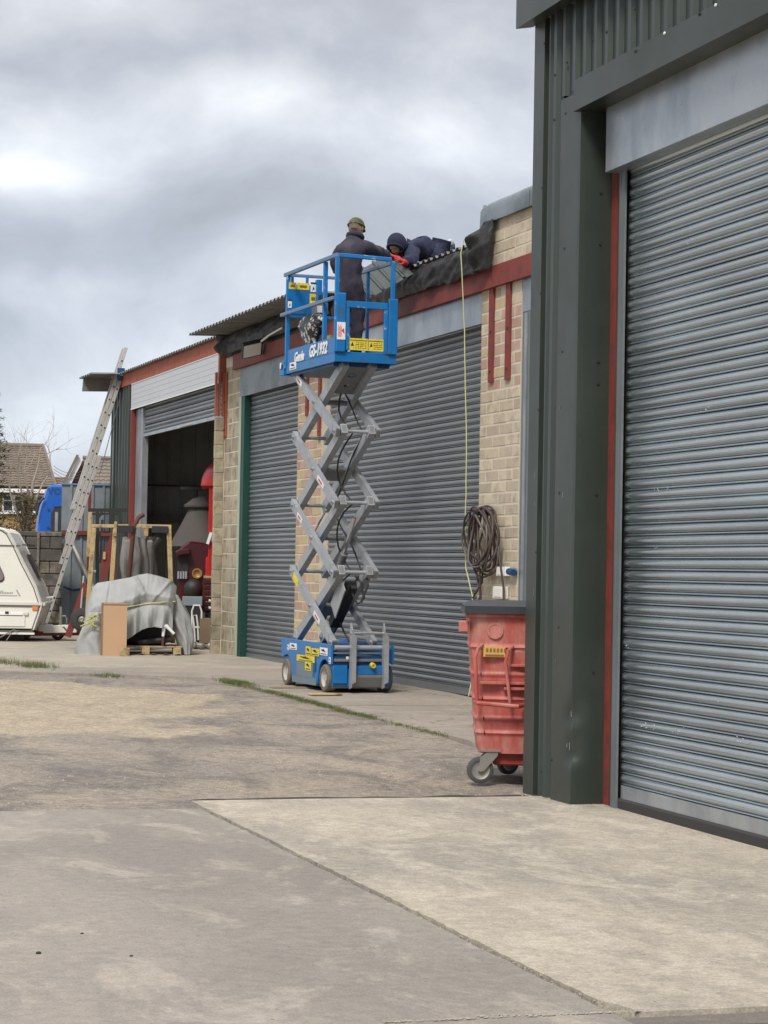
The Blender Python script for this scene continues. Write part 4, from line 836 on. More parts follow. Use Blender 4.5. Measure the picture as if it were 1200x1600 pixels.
# rear guard panel with its stickers (faces the yard through the rails)
YP = PY1-.04
def RX(px): return L.f(px, 460, YP)[0]
def RZ(py): return L.f(470, py, YP)[1]-LG
mb = MB(); mb.box(RX(449), RX(493), YP, YP+.02, RZ(491), RZ(445)); mb.box(RX(493), RX(501), YP-.06, YP+.02, RZ(488), RZ(436)); mb.box(RX(455), RX(459), YP, YP+.02, RZ(445), RZ(432)); mb.box(RX(478), RX(482), YP, YP+.02, RZ(445), RZ(432)); mb.box(RX(480), RX(484), YP, YP+.02, RZ(500), RZ(490)); mb.build('control_panel', 'blue', lf, bevel=.004)
for a, b, c, d_, m in ((451, 463, 442, 452.5, 'yellow'), (464, 483, 442, 452.5, 'yellow'), (485, 494, 440, 455, 'sticker'), (484, 494.5, 458, 473, 'yellow'), (450, 456, 469, 482, 'sticker')):
    x0, x1, z0, z1 = RX(a), RX(b), RZ(d_), RZ(c); mb = MB(); mb.box(x0, x1, YP-.004, YP-.001, z0, z1); w, h = x1-x0, z1-z0
    if m == 'yellow': mb.box(x0+w*.2, x1-w*.2, YP-.006, YP-.003, z0+h*.3, z0+h*.65, 1)
    else: mb.box(x0, x1, YP-.006, YP-.003, z0+h*.82, z1, 1); mb.prism([(x0+w*.3, z0+h*.15), (x0+w*.7, z0+h*.3), (x0+w*.5, z0+h*.6)], 'y', YP-.006, YP-.003, 1)
    mb.build('sticker', [m, 'ink' if m == 'sticker' else 'brass'], lf)
# machine lettering on the side
ML = lambda y, z: Matrix(((0, 0, -1, PX0-.002), (-1, 0, 0, y), (0, 1, 0, z), (0, 0, 0, 1)))
y1 = L.n(460, 550, PX0)[0]; y2 = L.n(483, 550, PX0)[0]
text('Genie', 'white', lf, .155, ML(y1, PZ+.105), bold=.006, shear=.25)
text('GS-1932', 'white', lf, .185, ML(y2, PZ+.115), bold=.007, shear=.25)
sticker_L(lf, 453, 566, 463, 577.5, 'sticker', x=PX0)
mb = MB(); mb.box(PX0+.05, PX0+.30, PY0+.3, PY0+.5, PZ+.06, PZ+.1)
# control box and dark things on the right of the rear panel
bx_('control_box', 'lift_grey_dark', .22, .38, 1.45, 1.6, zm-.02, zm+.12, .01); bx_('joystick', 'black_iron', .28, .31, 1.5, 1.53, zm+.12, zm+.22, .003); MB().box(.24, .30, 1.44, 1.449, zm+.0, zm+.08).build('sticker', 'sticker', lf)
# boards under the wheels
for (px, py, w, d_, lb) in [(507, 1086, .36, .14, 'short timber board under the front left wheel of the lift'), (455, 1076, .5, .14, 'dark timber board under the rear left wheel of the lift')]:
    q = CAM+ray(px, py)*((.185-CAM.z)/ray(px, py).z); t = MB().box(-w/2, w/2, -d_/2, d_/2, 0, .018).build('wood_board', 'timber' if px > 480 else 'timber_old', loc=(q.x+.02, q.y+.05, .183), bevel=.003); t.rotation_euler = (0, .0, .12); tag(t, lb, 'board')
# bag hung on the rail
BG = Frame(*(L.o+L.X*.02+L.Y*1.15+Vector((0, 0, PZ+.30))), 3.0)
def bagf(u, v):
    a = 2*PI*u; r = .5+.5*math.sin(PI*min(1, v*1.05+.12)); q = 1+.22*nz(math.cos(a)*2, v*5, math.sin(a)*2, 1.3)
    return (.11*r*q*math.cos(a)+.06, .36*r*q*math.sin(a), .33-.36*v+.03*nz(u*4, v*3, 1))
mat('bag', (.012, .012, .014), .35, 0, .3, c2=(.62, .62, .60), s2=11, f2=(.53, .57), bump=.01, bscale=25)
mb = MB(); mb.grid(bagf, 28, 16); o = mb.build('cable_bag', 'bag', smooth='all', loc=BG.o); o.rotation_euler = (0, 0, BG.a); tag(o, 'black bag with white splashes stowed in the lift basket behind the rail', 'bag')
mb = MB(); mb.tube([(0, 0, 0), (.03, .05, .30)], [.055, .05], 12); o = mb.build('rolled_sheet', 'timber', smooth=True, loc=L.o+L.X*.16+L.Y*.72+Vector((0, 0, PZ+.06))); tag(o, 'short tan roll standing beside the black and white bag in the basket', 'roll')
# ================================================================== people
def skin(name, J, E, matf, mats, parent, root=0, sub=2, bulk=1.3):
    me = bpy.data.meshes.new(name); O = parent.matrix_world if False else None
    inv = Matrix.Rotation(-parent.rotation_euler.z, 4, 'Z') @ Matrix.Translation(-parent.location)
    J = [(j[0], tuple(q*bulk for q in (j[1] if isinstance(j[1], tuple) else (j[1], j[1])))) for j in J]
    me.from_pydata([inv @ Vector(j[0]) for j in J], E, []); o = bpy.data.objects.new(name, me); COL.objects.link(o)
    md = o.modifiers.new('s', 'SKIN'); md.use_smooth_shade = True; md.branch_smoothing = .6
    for i, j in enumerate(J):
        r = j[1]; me.skin_vertices[0].data[i].radius = r if isinstance(r, tuple) else (r, r); me.skin_vertices[0].data[i].use_root = (i == root)
    s = o.modifiers.new('u', 'SUBSURF'); s.levels = sub; s.render_levels = sub
    dg = bpy.context.evaluated_depsgraph_get(); m2 = bpy.data.meshes.new_from_object(o.evaluated_get(dg)); bpy.data.objects.remove(o)
    for v in m2.vertices:
        n = noise.noise(Vector((v.co.x*9, v.co.y*9, v.co.z*13)))*.022+noise.noise(v.co*24)*.010; v.co += v.normal*n
    m2.materials.clear()
    for m in mats: m2.materials.append(MATS[m])
    fwd = inv.inverted()
    for p in m2.polygons: p.material_index = matf(fwd @ p.center); p.use_smooth = True
    r = link(name, m2, parent); return r
def head(parent, c, fwd, up, s=1.0, eyes=True):
    fwd = Vector(fwd).normalized(); up = (Vector(up)-fwd*Vector(up).dot(fwd)).normalized(); rt_ = fwd.cross(up)
    inv = Matrix.Rotation(-parent.rotation_euler.z, 4, 'Z') @ Matrix.Translation(-parent.location)
    def P(x, y, z): return inv @ (Vector(c)+(rt_*x+fwd*y+up*z)*s)
    def f(q, p):
        x, y, z = q; 
        if z < -.02: y = y*(1-.15*(-z-.02)/.1)+.012; x *= 1-.25*min(1, (-z-.02)/.1)
        if y > .06 and abs(x) < .018 and -.035 < z < .03: y += .022*(1-abs(x)/.018)*(1-abs(z+.012)/.045)
        if y > .05 and abs(abs(x)-.032) < .016 and abs(z-.012) < .014: y -= .008
        return P(x, y, z)
    mb = MB(); mb.ell((0, 0, 0), (.078, .098, .12), 28, 20, 0, f)
    for sg in (-1, 1): mb.ell((0, 0, 0), (.012, .022, .032), 8, 6, 0, lambda q, p: P(q.x+sg*.08, q.y-.005, q.z))
    if eyes:
        for sg in (-1, 1): mb.ell((0, 0, 0), (.011, .006, .007), 8, 6, 1, lambda q, p: P(q.x+sg*.031, q.y+.088, q.z+.013))
        mb.ell((0, 0, 0), (.024, .006, .005), 8, 6, 2, lambda q, p: P(q.x, q.y+.087, q.z-.055))
    return mb.build('head', ['skin', 'ink', 'glove_red'], parent, smooth='all')
def glove(parent, wrist, d, nrm, m='glove_red', s=1.0, curl=.6):
    d = Vector(d).normalized(); nrm = Vector(nrm); nrm = (nrm-d*nrm.dot(d)).normalized(); sd_ = d.cross(nrm)
    inv = Matrix.Rotation(-parent.rotation_euler.z, 4, 'Z') @ Matrix.Translation(-parent.location); w = Vector(wrist)
    P = lambda a, b, c: inv @ (w+(d*a+sd_*b+nrm*c)*s)
    mb = MB(); mb.ell((0, 0, 0), (.055, .046, .02), 14, 8, 0, lambda q, p: P(q.x+.05, q.y, q.z)); mb.tube([P(-.05, 0, 0), P(0, 0, 0), P(.02, 0, 0)], [.040, .036, .03], 10)
    for i, (b, l) in enumerate(((-.034, .066), (-.012, .080), (.011, .074), (.032, .058))):
        k1, k2 = curl*.6, curl*1.4
        p0 = (.085, b, 0); p1 = (.085+l*.45*math.cos(k1), b*1.08, -l*.45*math.sin(k1)); p2 = (p1[0]+l*.33*math.cos(k2), b*1.1, p1[2]-l*.33*math.sin(k2)); p3 = (p2[0]+l*.24*math.cos(k2+.4), b*1.1, p2[2]-l*.24*math.sin(k2+.4))
        mb.tube([P(*p0), P(*p1), P(*p2), P(*p3)], [.0125, .0115, .0105, .008], 8)
    mb.tube([P(.03, -.035, 0), P(.055, -.062, -.015), P(.085, -.07, -.03)], [.014, .012, .009], 8)
    return mb.build('glove', m, parent, smooth='all')
# man in the basket
D = 25.45
PM = Frame(*(L.o+L.X*.36+L.Y*.62+Vector((0, 0, PZ+.05))), 3.0)
pm = thing('person', PM, 'person in dark grey overalls, olive cap and red gloves standing in the lift basket', 'person')
zd = PM.o.z
a_ = lambda px, py, d=D: at(px, py, d)
J = [(a_(549, 462), (.165, .125)), (a_(547, 436), (.150, .12)), (a_(546, 406), (.155, .13)), (a_(549, 386, D+.02), (.125, .105)), (a_(554, 369, D+.06), (.052, .052)), (a_(557, 359, D+.10), (.052, .052)),
     (a_(570, 386, D), (.085, .08)), (a_(589, 394, D+.28), (.062, .06)), (a_(606, 399, D+.62), (.045, .042)),
     (a_(528, 390, D+.04), (.062, .062)), (a_(525, 421, D+.10), (.055, .055)), (a_(538, 428, D+.36), (.04, .04)),
     (a_(559, 472), (.082, .095)), (a_(557, 515, D+.02), (.062, .066)), (Vector((a_(556, 552, D+.0).x, a_(556, 552, D).y, zd+.10)), (.054, .056)), (Vector((a_(556, 552, D).x+.02, a_(556, 552, D).y+.18, zd+.045)), (.045, .04)),
     (a_(539, 472), (.082, .095)), (a_(534, 515, D+.10), (.062, .066)), (Vector((a_(534, 552, D+.1).x, a_(534, 552, D+.1).y, zd+.10)), (.058, .06)), (Vector((a_(534, 552, D+.1).x, a_(534, 552, D+.1).y+.2, zd+.045)), (.045, .04))]
E_ = [(0, 1), (1, 2), (2, 3), (3, 4), (4, 5), (3, 6), (6, 7), (7, 8), (3, 9), (9, 10), (10, 11), (0, 12), (12, 13), (13, 14), (14, 15), (0, 16), (16, 17), (17, 18), (18, 19)]
neckz = a_(553, 369).z
skin('body', J, E_, lambda p: 1 if p.z > neckz+.02 and p.x < a_(575, 380).x else (2 if p.z < zd+.10 else 0), ['coverall', 'skin', 'boot'], pm)
hc = a_(556.5, 357, D+.12); hf = Vector((.55, .8, -.25)); head(pm, hc, hf, (0, 0, 1), .98)
def capf(q, p):
    return q
fwd = hf.normalized(); up_ = (Vector((0, 0, 1))-fwd*fwd.z).normalized(); rg = fwd.cross(up_); inv = Matrix.Rotation(-PM.a, 4, 'Z') @ Matrix.Translation(-PM.o)
mb = MB(); mb.ell((0, 0, 0), (.094, .112, .09), 22, 12, 0, lambda q, p: inv @ (hc+rg*q.x+fwd*(q.y-.004)+up_*(max(q.z, -.012)+.035))); mb.tube([inv @ (hc+rg*(.092*math.sin(a))+fwd*(.110*math.cos(a)-.004)+up_*.028) for a in lin(0, 2*PI, 20)], .012, 6); 
mb.grid(lambda u, v: inv @ (hc+rg*((u-.5)*.15)+fwd*(.095+.065*v*(1-(2*u-1)**2*.5))+up_*(.030-.02*v)), 8, 4); mb.build('cap', 'cap_olive', pm, smooth='all')
mb = MB(); mb.tube([inv @ (hc+rg*(.075*math.sin(a))+fwd*(.075*math.cos(a)-.03)+Vector((0, 0, -.105-.01*math.cos(a)))) for a in lin(0, 2*PI, 18)], .034, 8); mb.build('collar', 'coverall', pm, smooth='all')
mb = MB(); mb.grid(lambda u, v: inv @ (hc+rg*(.082*math.sin(PI*.75+u*PI*.5*3/3*1.0))+fwd*(-.02+.098*math.cos(PI*.75+u*PI*.5))+up_*(.03-.07*v)), 10, 4); mb.build('hair', 'hair', pm, smooth='all')
c0 = a_(547, 437); ring = [inv @ (c0+Rr*(.178*math.cos(a))+Vector((fw.x, fw.y, 0))*(.150*math.sin(a))+Vector((0, 0, .008*math.sin(3*a)))) for a in lin(0, 2*PI, 24)]
wr = a_(607, 399, D+.64); glove(pm, wr, a_(620, 407, D+1.0)-wr, (0, -.2, 1), s=1.15, curl=.7)
wl = a_(540, 428, D+.42); glove(pm, wl, a_(556, 428, D+.8)-wl, (0, -.2, 1), s=1.1, curl=.8)
# man on the roof
RM = Frame(*bl(.35, 1.5, 5.16), 1.2)
pr2 = thing('person', RM, 'person in navy hooded jacket crouching on the roof edge, head down over the loose sheet', 'person')
J = [(a_(685, 383, 27.05), (.15, .15)), (a_(670, 387, 26.98), (.175, .165)), (a_(655, 388, 26.9), (.19, .165)), (a_(643, 386, 26.82), (.14, .13)), (a_(635, 385, 26.75), (.065, .065)), (a_(628, 386, 26.7), (.06, .06)),
     (a_(645, 390, 26.62), (.088, .09)), (a_(643, 410, 26.50), (.072, .07)), (a_(631, 409, 26.32), (.045, .045)),
     (a_(647, 386, 27.06), (.085, .085)), (a_(638, 402, 27.0), (.065, .065)), (a_(626, 402, 26.72), (.045, .045)),
     (a_(688, 388, 26.95), (.105, .105)), (a_(676, 402, 26.8), (.085, .085)), (a_(699, 391, 27.25), (.055, .055)), (a_(707, 387, 27.35), (.045, .04)),
     (a_(690, 387, 27.2), (.10, .10)), (a_(680, 397, 27.1), (.085, .085)), (a_(700, 387, 27.5), (.055, .055)), (a_(706, 384, 27.62), (.045, .04))]
E_ = [(0, 1), (1, 2), (2, 3), (3, 4), (4, 5), (3, 6), (6, 7), (7, 8), (3, 9), (9, 10), (10, 11), (0, 12), (12, 13), (13, 14), (14, 15), (0, 16), (16, 17), (17, 18), (18, 19)]
xs_ = a_(633, 385, 26.75)
skin('body', J, E_, lambda p: 0, ['navy'], pr2)
hc = a_(618, 383, 26.60); hf = Vector((-.40, -.42, -.80)); up2 = Vector((-.55, -.35, .70)); head(pr2, hc, hf, up2, .92)
fwd = hf.normalized(); up_ = (up2-fwd*fwd.dot(up2)).normalized(); rg = fwd.cross(up_); inv = Matrix.Rotation(-RM.a, 4, 'Z') @ Matrix.Translation(-RM.o)
def hoodf(q, p):
    x, y, z = q; y -= .012; z += .010
    lim = .062+.30*max(0, z-.01)
    if y > lim: y = lim
    if z < -.05: y -= (-.05-z)*1.2; x *= 1.08
    return inv @ (hc+rg*x+fwd*y+up_*z+Vector((.02, 0, .0)))
mb = MB(); mb.ell((0, 0, 0), (.112, .135, .135), 26, 18, 0, hoodf); mb.build('hood', 'hood_navy', pr2, smooth='all')
mb = MB(); mb.tube([inv @ (hc+rg*(.092*math.sin(a))+fwd*(.062+.02*max(0, math.cos(a)))+up_*(.01+.098*math.cos(a))+Vector((.02, 0, 0))) for a in lin(0, 2*PI, 20)], .017, 6); mb.build('hood_rim', 'hood_navy', pr2, smooth='all')
wr = a_(630, 409, 26.30); glove(pr2, wr, a_(616, 398, 26.15)-wr, (-.3, -.6, .5), s=1.15, curl=.7)
wr = a_(626, 402, 26.70); glove(pr2, wr, a_(614, 403, 26.6)-wr, (0, -.3, 1), s=1.1, curl=.7)
mb = MB(); mb.ell((0, 0, 0), (.045, .11, .045), 12, 8, 0, lambda q, p: inv @ (a_(703, 381, 27.3)+Rr*(q.x*.9+q.y*.25)+Vector((fw.x, fw.y, 0))*q.y*.6+Vector((0, 0, q.z*1.3+q.x*.4)))); mb.build('shoe', 'white_panel', pr2, smooth='all')
# loose roofing sheet
A0, A1, B0 = at(612, 394, 27.0), at(646, 428, 26.12), at(548, 431, 27.35); va, vb = A1-A0, B0-A0; nn = va.cross(vb).normalized(); 
if nn.dot(fw) > 0: nn = -nn
mb = MB(); pts = []; nr = 4; lw = vb.length/nr
for i in range(nr): b = i/nr; pts += [(b, 0), (b+.15, 0), (b+.17, 1), (b+.20, 1), (b+.22, 0)]
pts.append((1, 0)); q = len(pts)
vs = [A0+vb*t+nn*(.028*h) for t, h in pts]+[A1+vb*t+nn*(.028*h) for t, h in pts]
o0 = A0+va*.5+vb*.5; mb.add([v-o0 for v in vs], [(i, i+1, q+i+1, q+i) for i in range(q-1)])
mat('sheet_grey', (.075, .088, .08), .45, .2, .15, 4); tag(mb.build('roofing_sheet', 'sheet_grey', solid=.003, loc=o0), 'loose grey ribbed roofing sheet held between the two men', 'roofing sheet')
# ================================================================== red wheeled bin
BN = Frame(5.02, 16.1, .02, 1.0)
def NX(px, y=0.0): return BN.f(px, 1050, y)[0]
bx0 = NX(727); BN = Frame(5.52-.125, 15.53-.065, .012, -17.5)
bn = thing('wheeled_bin', BN, 'faded red four wheeled waste bin with dark grey lid beside the green pilaster', 'bin')
W0, Dp = 1.22, .98
def sec(z):                          # outline of the tapering body at height z
    t = (1.24-z)/(1.24-.20); i = .085*t**1.0+.03*max(0, t-.9)*3; j = .10*t
    return i, W0-i, j, Dp-j
def body(u, v):
    z = 1.24-1.02*v; x0, x1, y0, y1 = sec(z); r = .06; a = u*4; k = int(min(a, 3.999)); f = a-k
    P = [(x0+r, y0), (x1-r, y0), (x1, y0+r), (x1, y1-r), (x1-r, y1), (x0+r, y1), (x0, y1-r), (x0, y0+r)]
    pts = [P[0], P[1], P[2], P[3], P[4], P[5], P[6], P[7], P[0]]; a = u*8; k = int(min(a, 7.999)); f = a-k; x, y = pts[k][0]*(1-f)+pts[k+1][0]*f, pts[k][1]*(1-f)+pts[k+1][1]*f
    c = Vector((W0/2, Dp/2)); o = 0
    for zb in (1.0, .80, .62, .475, .37):
        o += .014*max(0, 1-abs(z-zb)/.022)
    if k == 0 and .0 < f < 1: o += .012 if (.10 < f < .26 and z < .98) else 0
    dx, dy = x-c.x, y-c.y; m = max(abs(dx)/W0, abs(dy)/Dp)
    nx_, ny_ = (0, -1) if k == 0 else (1, 0) if k == 2 else (0, 1) if k == 4 else (-1, 0) if k == 6 else (dx/abs(dx)*.7, dy/abs(dy)*.7)
    return (x+nx_*o, y+ny_*o, z)
mb = MB(); mb.grid(body, 160, 110); mb.box(sec(.24)[0]+.02, sec(.24)[1]-.02, sec(.24)[2]+.02, sec(.24)[3]-.02, .22, .26); mb.build('body', 'bin_red', bn, smooth=True)
mb = MB(); mb.tube([(-.01, -.012, 1.235), (W0+.01, -.012, 1.235), (W0+.01, Dp+.01, 1.235), (-.01, Dp+.01, 1.235), (-.01, -.012, 1.235)], .022, 8); mb.build('rim', 'bin_red', bn, smooth=True)
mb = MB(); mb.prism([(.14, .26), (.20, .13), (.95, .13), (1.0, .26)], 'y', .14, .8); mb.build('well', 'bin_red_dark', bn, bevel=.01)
def lid(u, v):
    x = -.035+(W0+.07)*u; y = -.05+(Dp+.1)*v; e = min(u, 1-u, v, 1-v); h = 1.285+.055*min(1, v*3.0)**.7*(1-.25*v)
    if min(u, 1-u) < .06: h -= .035*(1-min(u, 1-u)/.06)
    h += .008*(1 if .42 < u < .58 else 0)+.006*math.sin(v*9)
    return (x, y, h)
mb = MB(); mb.grid(lid, 40, 30)
mb.box(-.037, W0+.037, -.055, -.035, 1.245, 1.30); mb.box(-.037, -.02, -.05, Dp+.05, 1.245, 1.29); mb.box(W0+.02, W0+.037, -.05, Dp+.05, 1.245, 1.29); mb.build('lid', 'lid_grey', bn, smooth=True)
MB().box(-.075, .0, .02, .12, 1.10, 1.19).build('trunnion', 'bin_red', bn, bevel=.012)
def bar(pts, r=.013): P = [Vector(p) for p in pts]; mb = MB(); mb.tube(P, r, 8); return mb.build('handle_bar', 'bin_red', bn, smooth=True)
xa, xb = .065, .285
bar([(xa+.035, -.0, 1.02), (xa-.0, -.07, .99), (xa-.02, -.075, .93), (xa-.0, -.03, .60)]); bar([(xb+.035, -.0, 1.01), (xb+.0, -.07, .98), (xb-.02, -.07, .90), (xb+.02, -.03, .60)])
bar([(xa-.01, .02, .60), (xa+.0, -.045, .595), (xb+.08, -.05, .575), (xb+.12, .02, .58)], .016)
for z, x0, x1 in ((.87, .30, .62), (.74, .08, .62), (.70, .26, .62)): MB().box(x0, x1, -.005, .035, z-.012, z+.010).build('rib', 'bin_red', bn, bevel=.004)
mb = MB(); mb.lathe((.19, .006, 1.12), (0, -1, 0), [(0, .062), (.005, .06), (.005, .046), (.001, .044), (.001, 0)], 20); mb.build('emblem', 'bin_red', bn, smooth=True)
x0, x1, z0, z1 = .105, .265, .93, 1.005; mb = MB(); mb.box(x0, x1, -.012, .02, z0, z1, 0)
mat('bin_label', (.62, .36, .07), .6, 0, .12, 9)
for i in range(6): mb.box(x0+.02+.026*i, x0+.036+.026*i, -.0145, -.011, z0+.035, z0+.062, 1)
mb.box(x0+.015, x1-.01, -.0145, -.011, z0+.005, z0+.018, 1); mb.build('label', ['bin_label', 'card_edge'], bn)
for k, (x, y) in enumerate([(.10, .10), (.34, .86), (1.1, .10), (1.1, .86)]):
    c = bpy.data.objects.new('castor', None); COL.objects.link(c); c.parent = bn; c.location = (x, y, 0); c.rotation_euler = (0, 0, .12+k*.5)
    mb = MB(); mb.lathe((0, -.022, .098), (0, 1, 0), [(0, .068), (0, .09), (.006, .098), (.038, .098), (.044, .09), (.044, .068)], 26); mb.build('tyre', 'wheel_grey', c, smooth=True)
    mb = MB(); mb.lathe((0, -.016, .098), (0, 1, 0), [(-.006, 0), (-.006, .018), (.002, .022), (.004, .055), (-.004, .070), (.030, .072), (.026, .05), (.026, 0)], 22); mb.build('rim', 'castor', c, smooth=True)
    mb = MB(); mb.prism([(.02, .09), (-.02, .09), (-.005, .19), (.05, .235), (.13, .235), (.12, .2)], 'y', -.036, -.030); mb.prism([(.02, .09), (-.02, .09), (-.005, .19), (.05, .235), (.13, .235), (.12, .2)], 'y', .030, .036); mb.box(.0, .14, -.045, .045, .233, .245); mb.disc((0, 0, .098), (0, 1, 0), .012, .082, 10); mb.build('fork', 'castor', c)
# ================================================================== things in front of the open bay
T = view_frame(200, 1024, 34.0)
def tl(px, py, y=0.0): x, z = T.f(px, py, y); return x, z-T.o.z
def interp(P, x):
    if x <= P[0][0]: return P[0][1]
    for (a, u), (b, v) in zip(P, P[1:]):
        if x <= b: return u+(v-u)*(x-a)/max(1e-6, b-a)
    return P[-1][1]
pl = thing('pallet', Frame(*(T.o+T.X*.02+T.Y*.35), T.a*180/PI), 'timber pallet under the grey tarpaulin heap', 'pallet')
x0, x1 = tl(158, 1010)[0], tl(283, 1010)[0]
for i in range(6): MB().box(x0, x1, -.32+.155*i, -.22+.155*i, .125, .145).build('deck_board', 'timber', pl, bevel=.002)
for x in (x0+.06, (x0+x1)/2+.05, x1-.08):
    for y in (-.28, .14, .5): MB().box(x-.06, x+.06, y-.05, y+.05, .022, .124).build('block', 'timber', pl, bevel=.002)
for y in (-.28, .14, .5): MB().box(x0, x1, y-.05, y+.05, 0, .021).build('bottom_board', 'timber_old', pl, bevel=.002)
mb = MB(); pr = []
for i in range(46): x = x0-.0+(x1-x0)*i/45; pr.append((x, .012+.018*math.sin(i*.9)))
pr2_ = [(a, b+.006) for a, b in pr][::-1]; mb.prism(pr+pr2_, 'y', -.46, -.33); tag(mb.build('corrugated_offcut', 'roof_tin', loc=T.o+T.Y*.36), 'bent strip of corrugated sheet lying at the front of the pallet', 'metal sheet').rotation_euler = (0, 0, T.a)
TP = thing('tarpaulin_heap', T, 'machine draped in a grey tarpaulin tied with rope on a pallet', 'tarpaulin')
SIL = [(131, 985), (134, 950), (138, 935), (144, 918), (151, 911), (175, 907), (202, 902), (215, 898), (228, 896), (245, 900), (264, 906), (274, 918), (277, 938), (272, 955), (268, 975)]
HEM = [(131, 1000), (150, 1008), (180, 1004), (200, 998), (215, 988), (228, 981), (240, 979), (252, 981), (266, 983), (269, 990)]
def cover(u, v):
    px = 131+(269-131)*u; e = 4*u*(1-u)
    xt, zt_ = tl(px+(8*u if v < .6 else 4*u), interp(SIL, px+4*u)); xh, zh = tl(px, interp(HEM, px))
    if v < .35:
        t = v/.35; x = xt*1.0; y = 1.05*(1-t)+.30*t; z = zt_-.10*(1-t)**1.5 if t > .15 else zt_*(.35+.55*t/.15)
    else:
        t = (v-.35)/.65; x = xt+(xh-xt)*t; y = .30-.42*min(1, t*2.6)**.8; z = zt_+(zh-zt_)*max(0, (t*1.02-.02))
        sag = math.exp(-((px-232)/22)**2)*math.exp(-((t-.45)/.22)**2); y += .10*sag
        fold = .045*math.sin(px*.30+3.0*nz(px*.03, t*1.5, 1)+1)*max(0, t-.35)*1.5+.045*nz(px*.05, t*1.8, 4)+.014*nz(px*.2, t*4, 7)+.06*max(0, 1-abs((px-206)-t*46)/3.6)*max(0, .62-t)*2+.06*max(0, 1-abs((262-px)-t*50)/3.6)*max(0, .62-t)*2+.03*max(0, 1-abs((px-168)+t*14)/3); tie = math.exp(-((t-.55)/.05)**2); y += -fold*(1-.4*tie)+.035*tie
        for cx, sl in ((205, .0), (250, -.5), (175, .2)): g = abs((px-cx)/6+sl*t*8); y -= .035*math.exp(-g*g)*(t+.2)
        z += .02*nz(px*.12, 3, 2)*t
    y += .15*(1-e)**3
    return (x, y, z)
mb = MB(); mb.grid(cover, 130, 60); mb.build('cover', 'tarp', TP, smooth='all')
def bundle(S, py0, py1, yb, seed, lean):
    def f(u, v):
        a = u*2*PI; l, r = interp(S[0], py0+(py1-py0)*v), interp(S[1], py0+(py1-py0)*v); c, h = (l+r)/2, (r-l)/2
        x, z = tl(c, py0+(py1-py0)*v, yb); w = h*34/3500; q = 1+.11*math.sin(a*5+seed+3*nz(v*2, a, seed))+.16*nz(math.cos(a)*2.2, math.sin(a)*2.2, v*1.6+seed)+.06*nz(math.cos(a)*6, math.sin(a)*6, v*4+seed)
        if v == 0: q = .2
        return (x+w*q*math.cos(a), yb+.22*q*math.sin(a)*(.5+v*.6), z if v < 1 else max(0.005, z))
    m = MB(); m.grid(f, 72, 26); return m
bundle(([(955, 140), (975, 131), (1000, 119), (1024, 117)], [(955, 160), (1000, 172), (1024, 178)]), 955, 1025, -.02, 2, 0).build('side_bundle', 'tarp', TP, smooth='all')
bundle(([(925, 262), (950, 264), (980, 268), (1022, 284)], [(925, 275), (945, 287), (965, 298), (1000, 303), (1022, 299)]), 926, 1022, .30, 5, 0).build('side_bundle', 'tarp', TP, smooth='all')
x0_, z0_ = tl(152, 1000); x1_, z1_ = tl(262, 920); MB().box(x0_, x1_, .3, .95, .16, z1_-.12).build('machine', 'black_iron', TP, bevel=.02)
mb = MB(); P = []
for i in range(41): px = 140+134*i/40; py = 962-18*math.sin((i/40-.0)*1.6)+(6 if i < 4 else 0)-4*(i/40); v = .35+.65*.55; u = (px-131)/138; x, z = tl(px, py, -.17); y = cover(min(1, max(0, u)), v)[1]-.03; P.append((tl(px, py, y)[0], y, tl(px, py, y)[1]))
mb.tube(P, .009, 5); mb.build('tie_rope', 'rope', TP, smooth=True)
mb = MB(); random.seed(9)
for i in range(5):
    P = [(tl(146, 962, -.28)[0]+random.gauss(0, .035)+.03*math.sin(k*1.7+i)-.02*k*(i % 2), -.27+random.gauss(0, .01), tl(146, 966, -.28)[1]+.05-.035*k) for k in range(6)]; mb.tube(P, .011, 5)
mat('rope_yellow', (.42, .42, .14), .8, 0, .2); mb.build('rope_knot', 'rope_yellow', TP, smooth=True)
a, b = tl(157, 1024, -.45), tl(199, 945, -.30)
t = thing('cardboard_sheet', Frame(*(T.o+T.X*((a[0]+b[0])/2)+T.Y*-.5), T.a*180/PI), 'plain brown cardboard sheet leaning against the tarpaulin heap', 'cardboard'); w = (b[0]-a[0])/2; h = b[1]+.02
mb = MB(); mb.beam((0, 0, 0), (0, .16, h), w*2, .012, up=(0, 1, 0)); mb.build('panel', 'card', t); mb = MB(); mb.beam((0, .155, h-.035), (0, .168, h+.004), w*2+.004, .022, up=(0, 1, 0)); mb.build('folded_edge', 'card_edge', t)
mb = MB(); mb.beam((-w+.012, -.0, .02), (-w+.012, .158, h), .03, .016, up=(0, 1, 0)); mb.build('torn_edge', 'card_edge', t)
x, z = tl(195, 1018, -.5); tag(MB().box(-.07, .07, -.03, .03, 0, .13).build('wood_block', 'timber', loc=T.o+T.X*x+T.Y*-.56, bevel=.003), 'small timber offcut standing at the foot of the cardboard sheet', 'wood block').rotation_euler = (0, 0, T.a+.1)
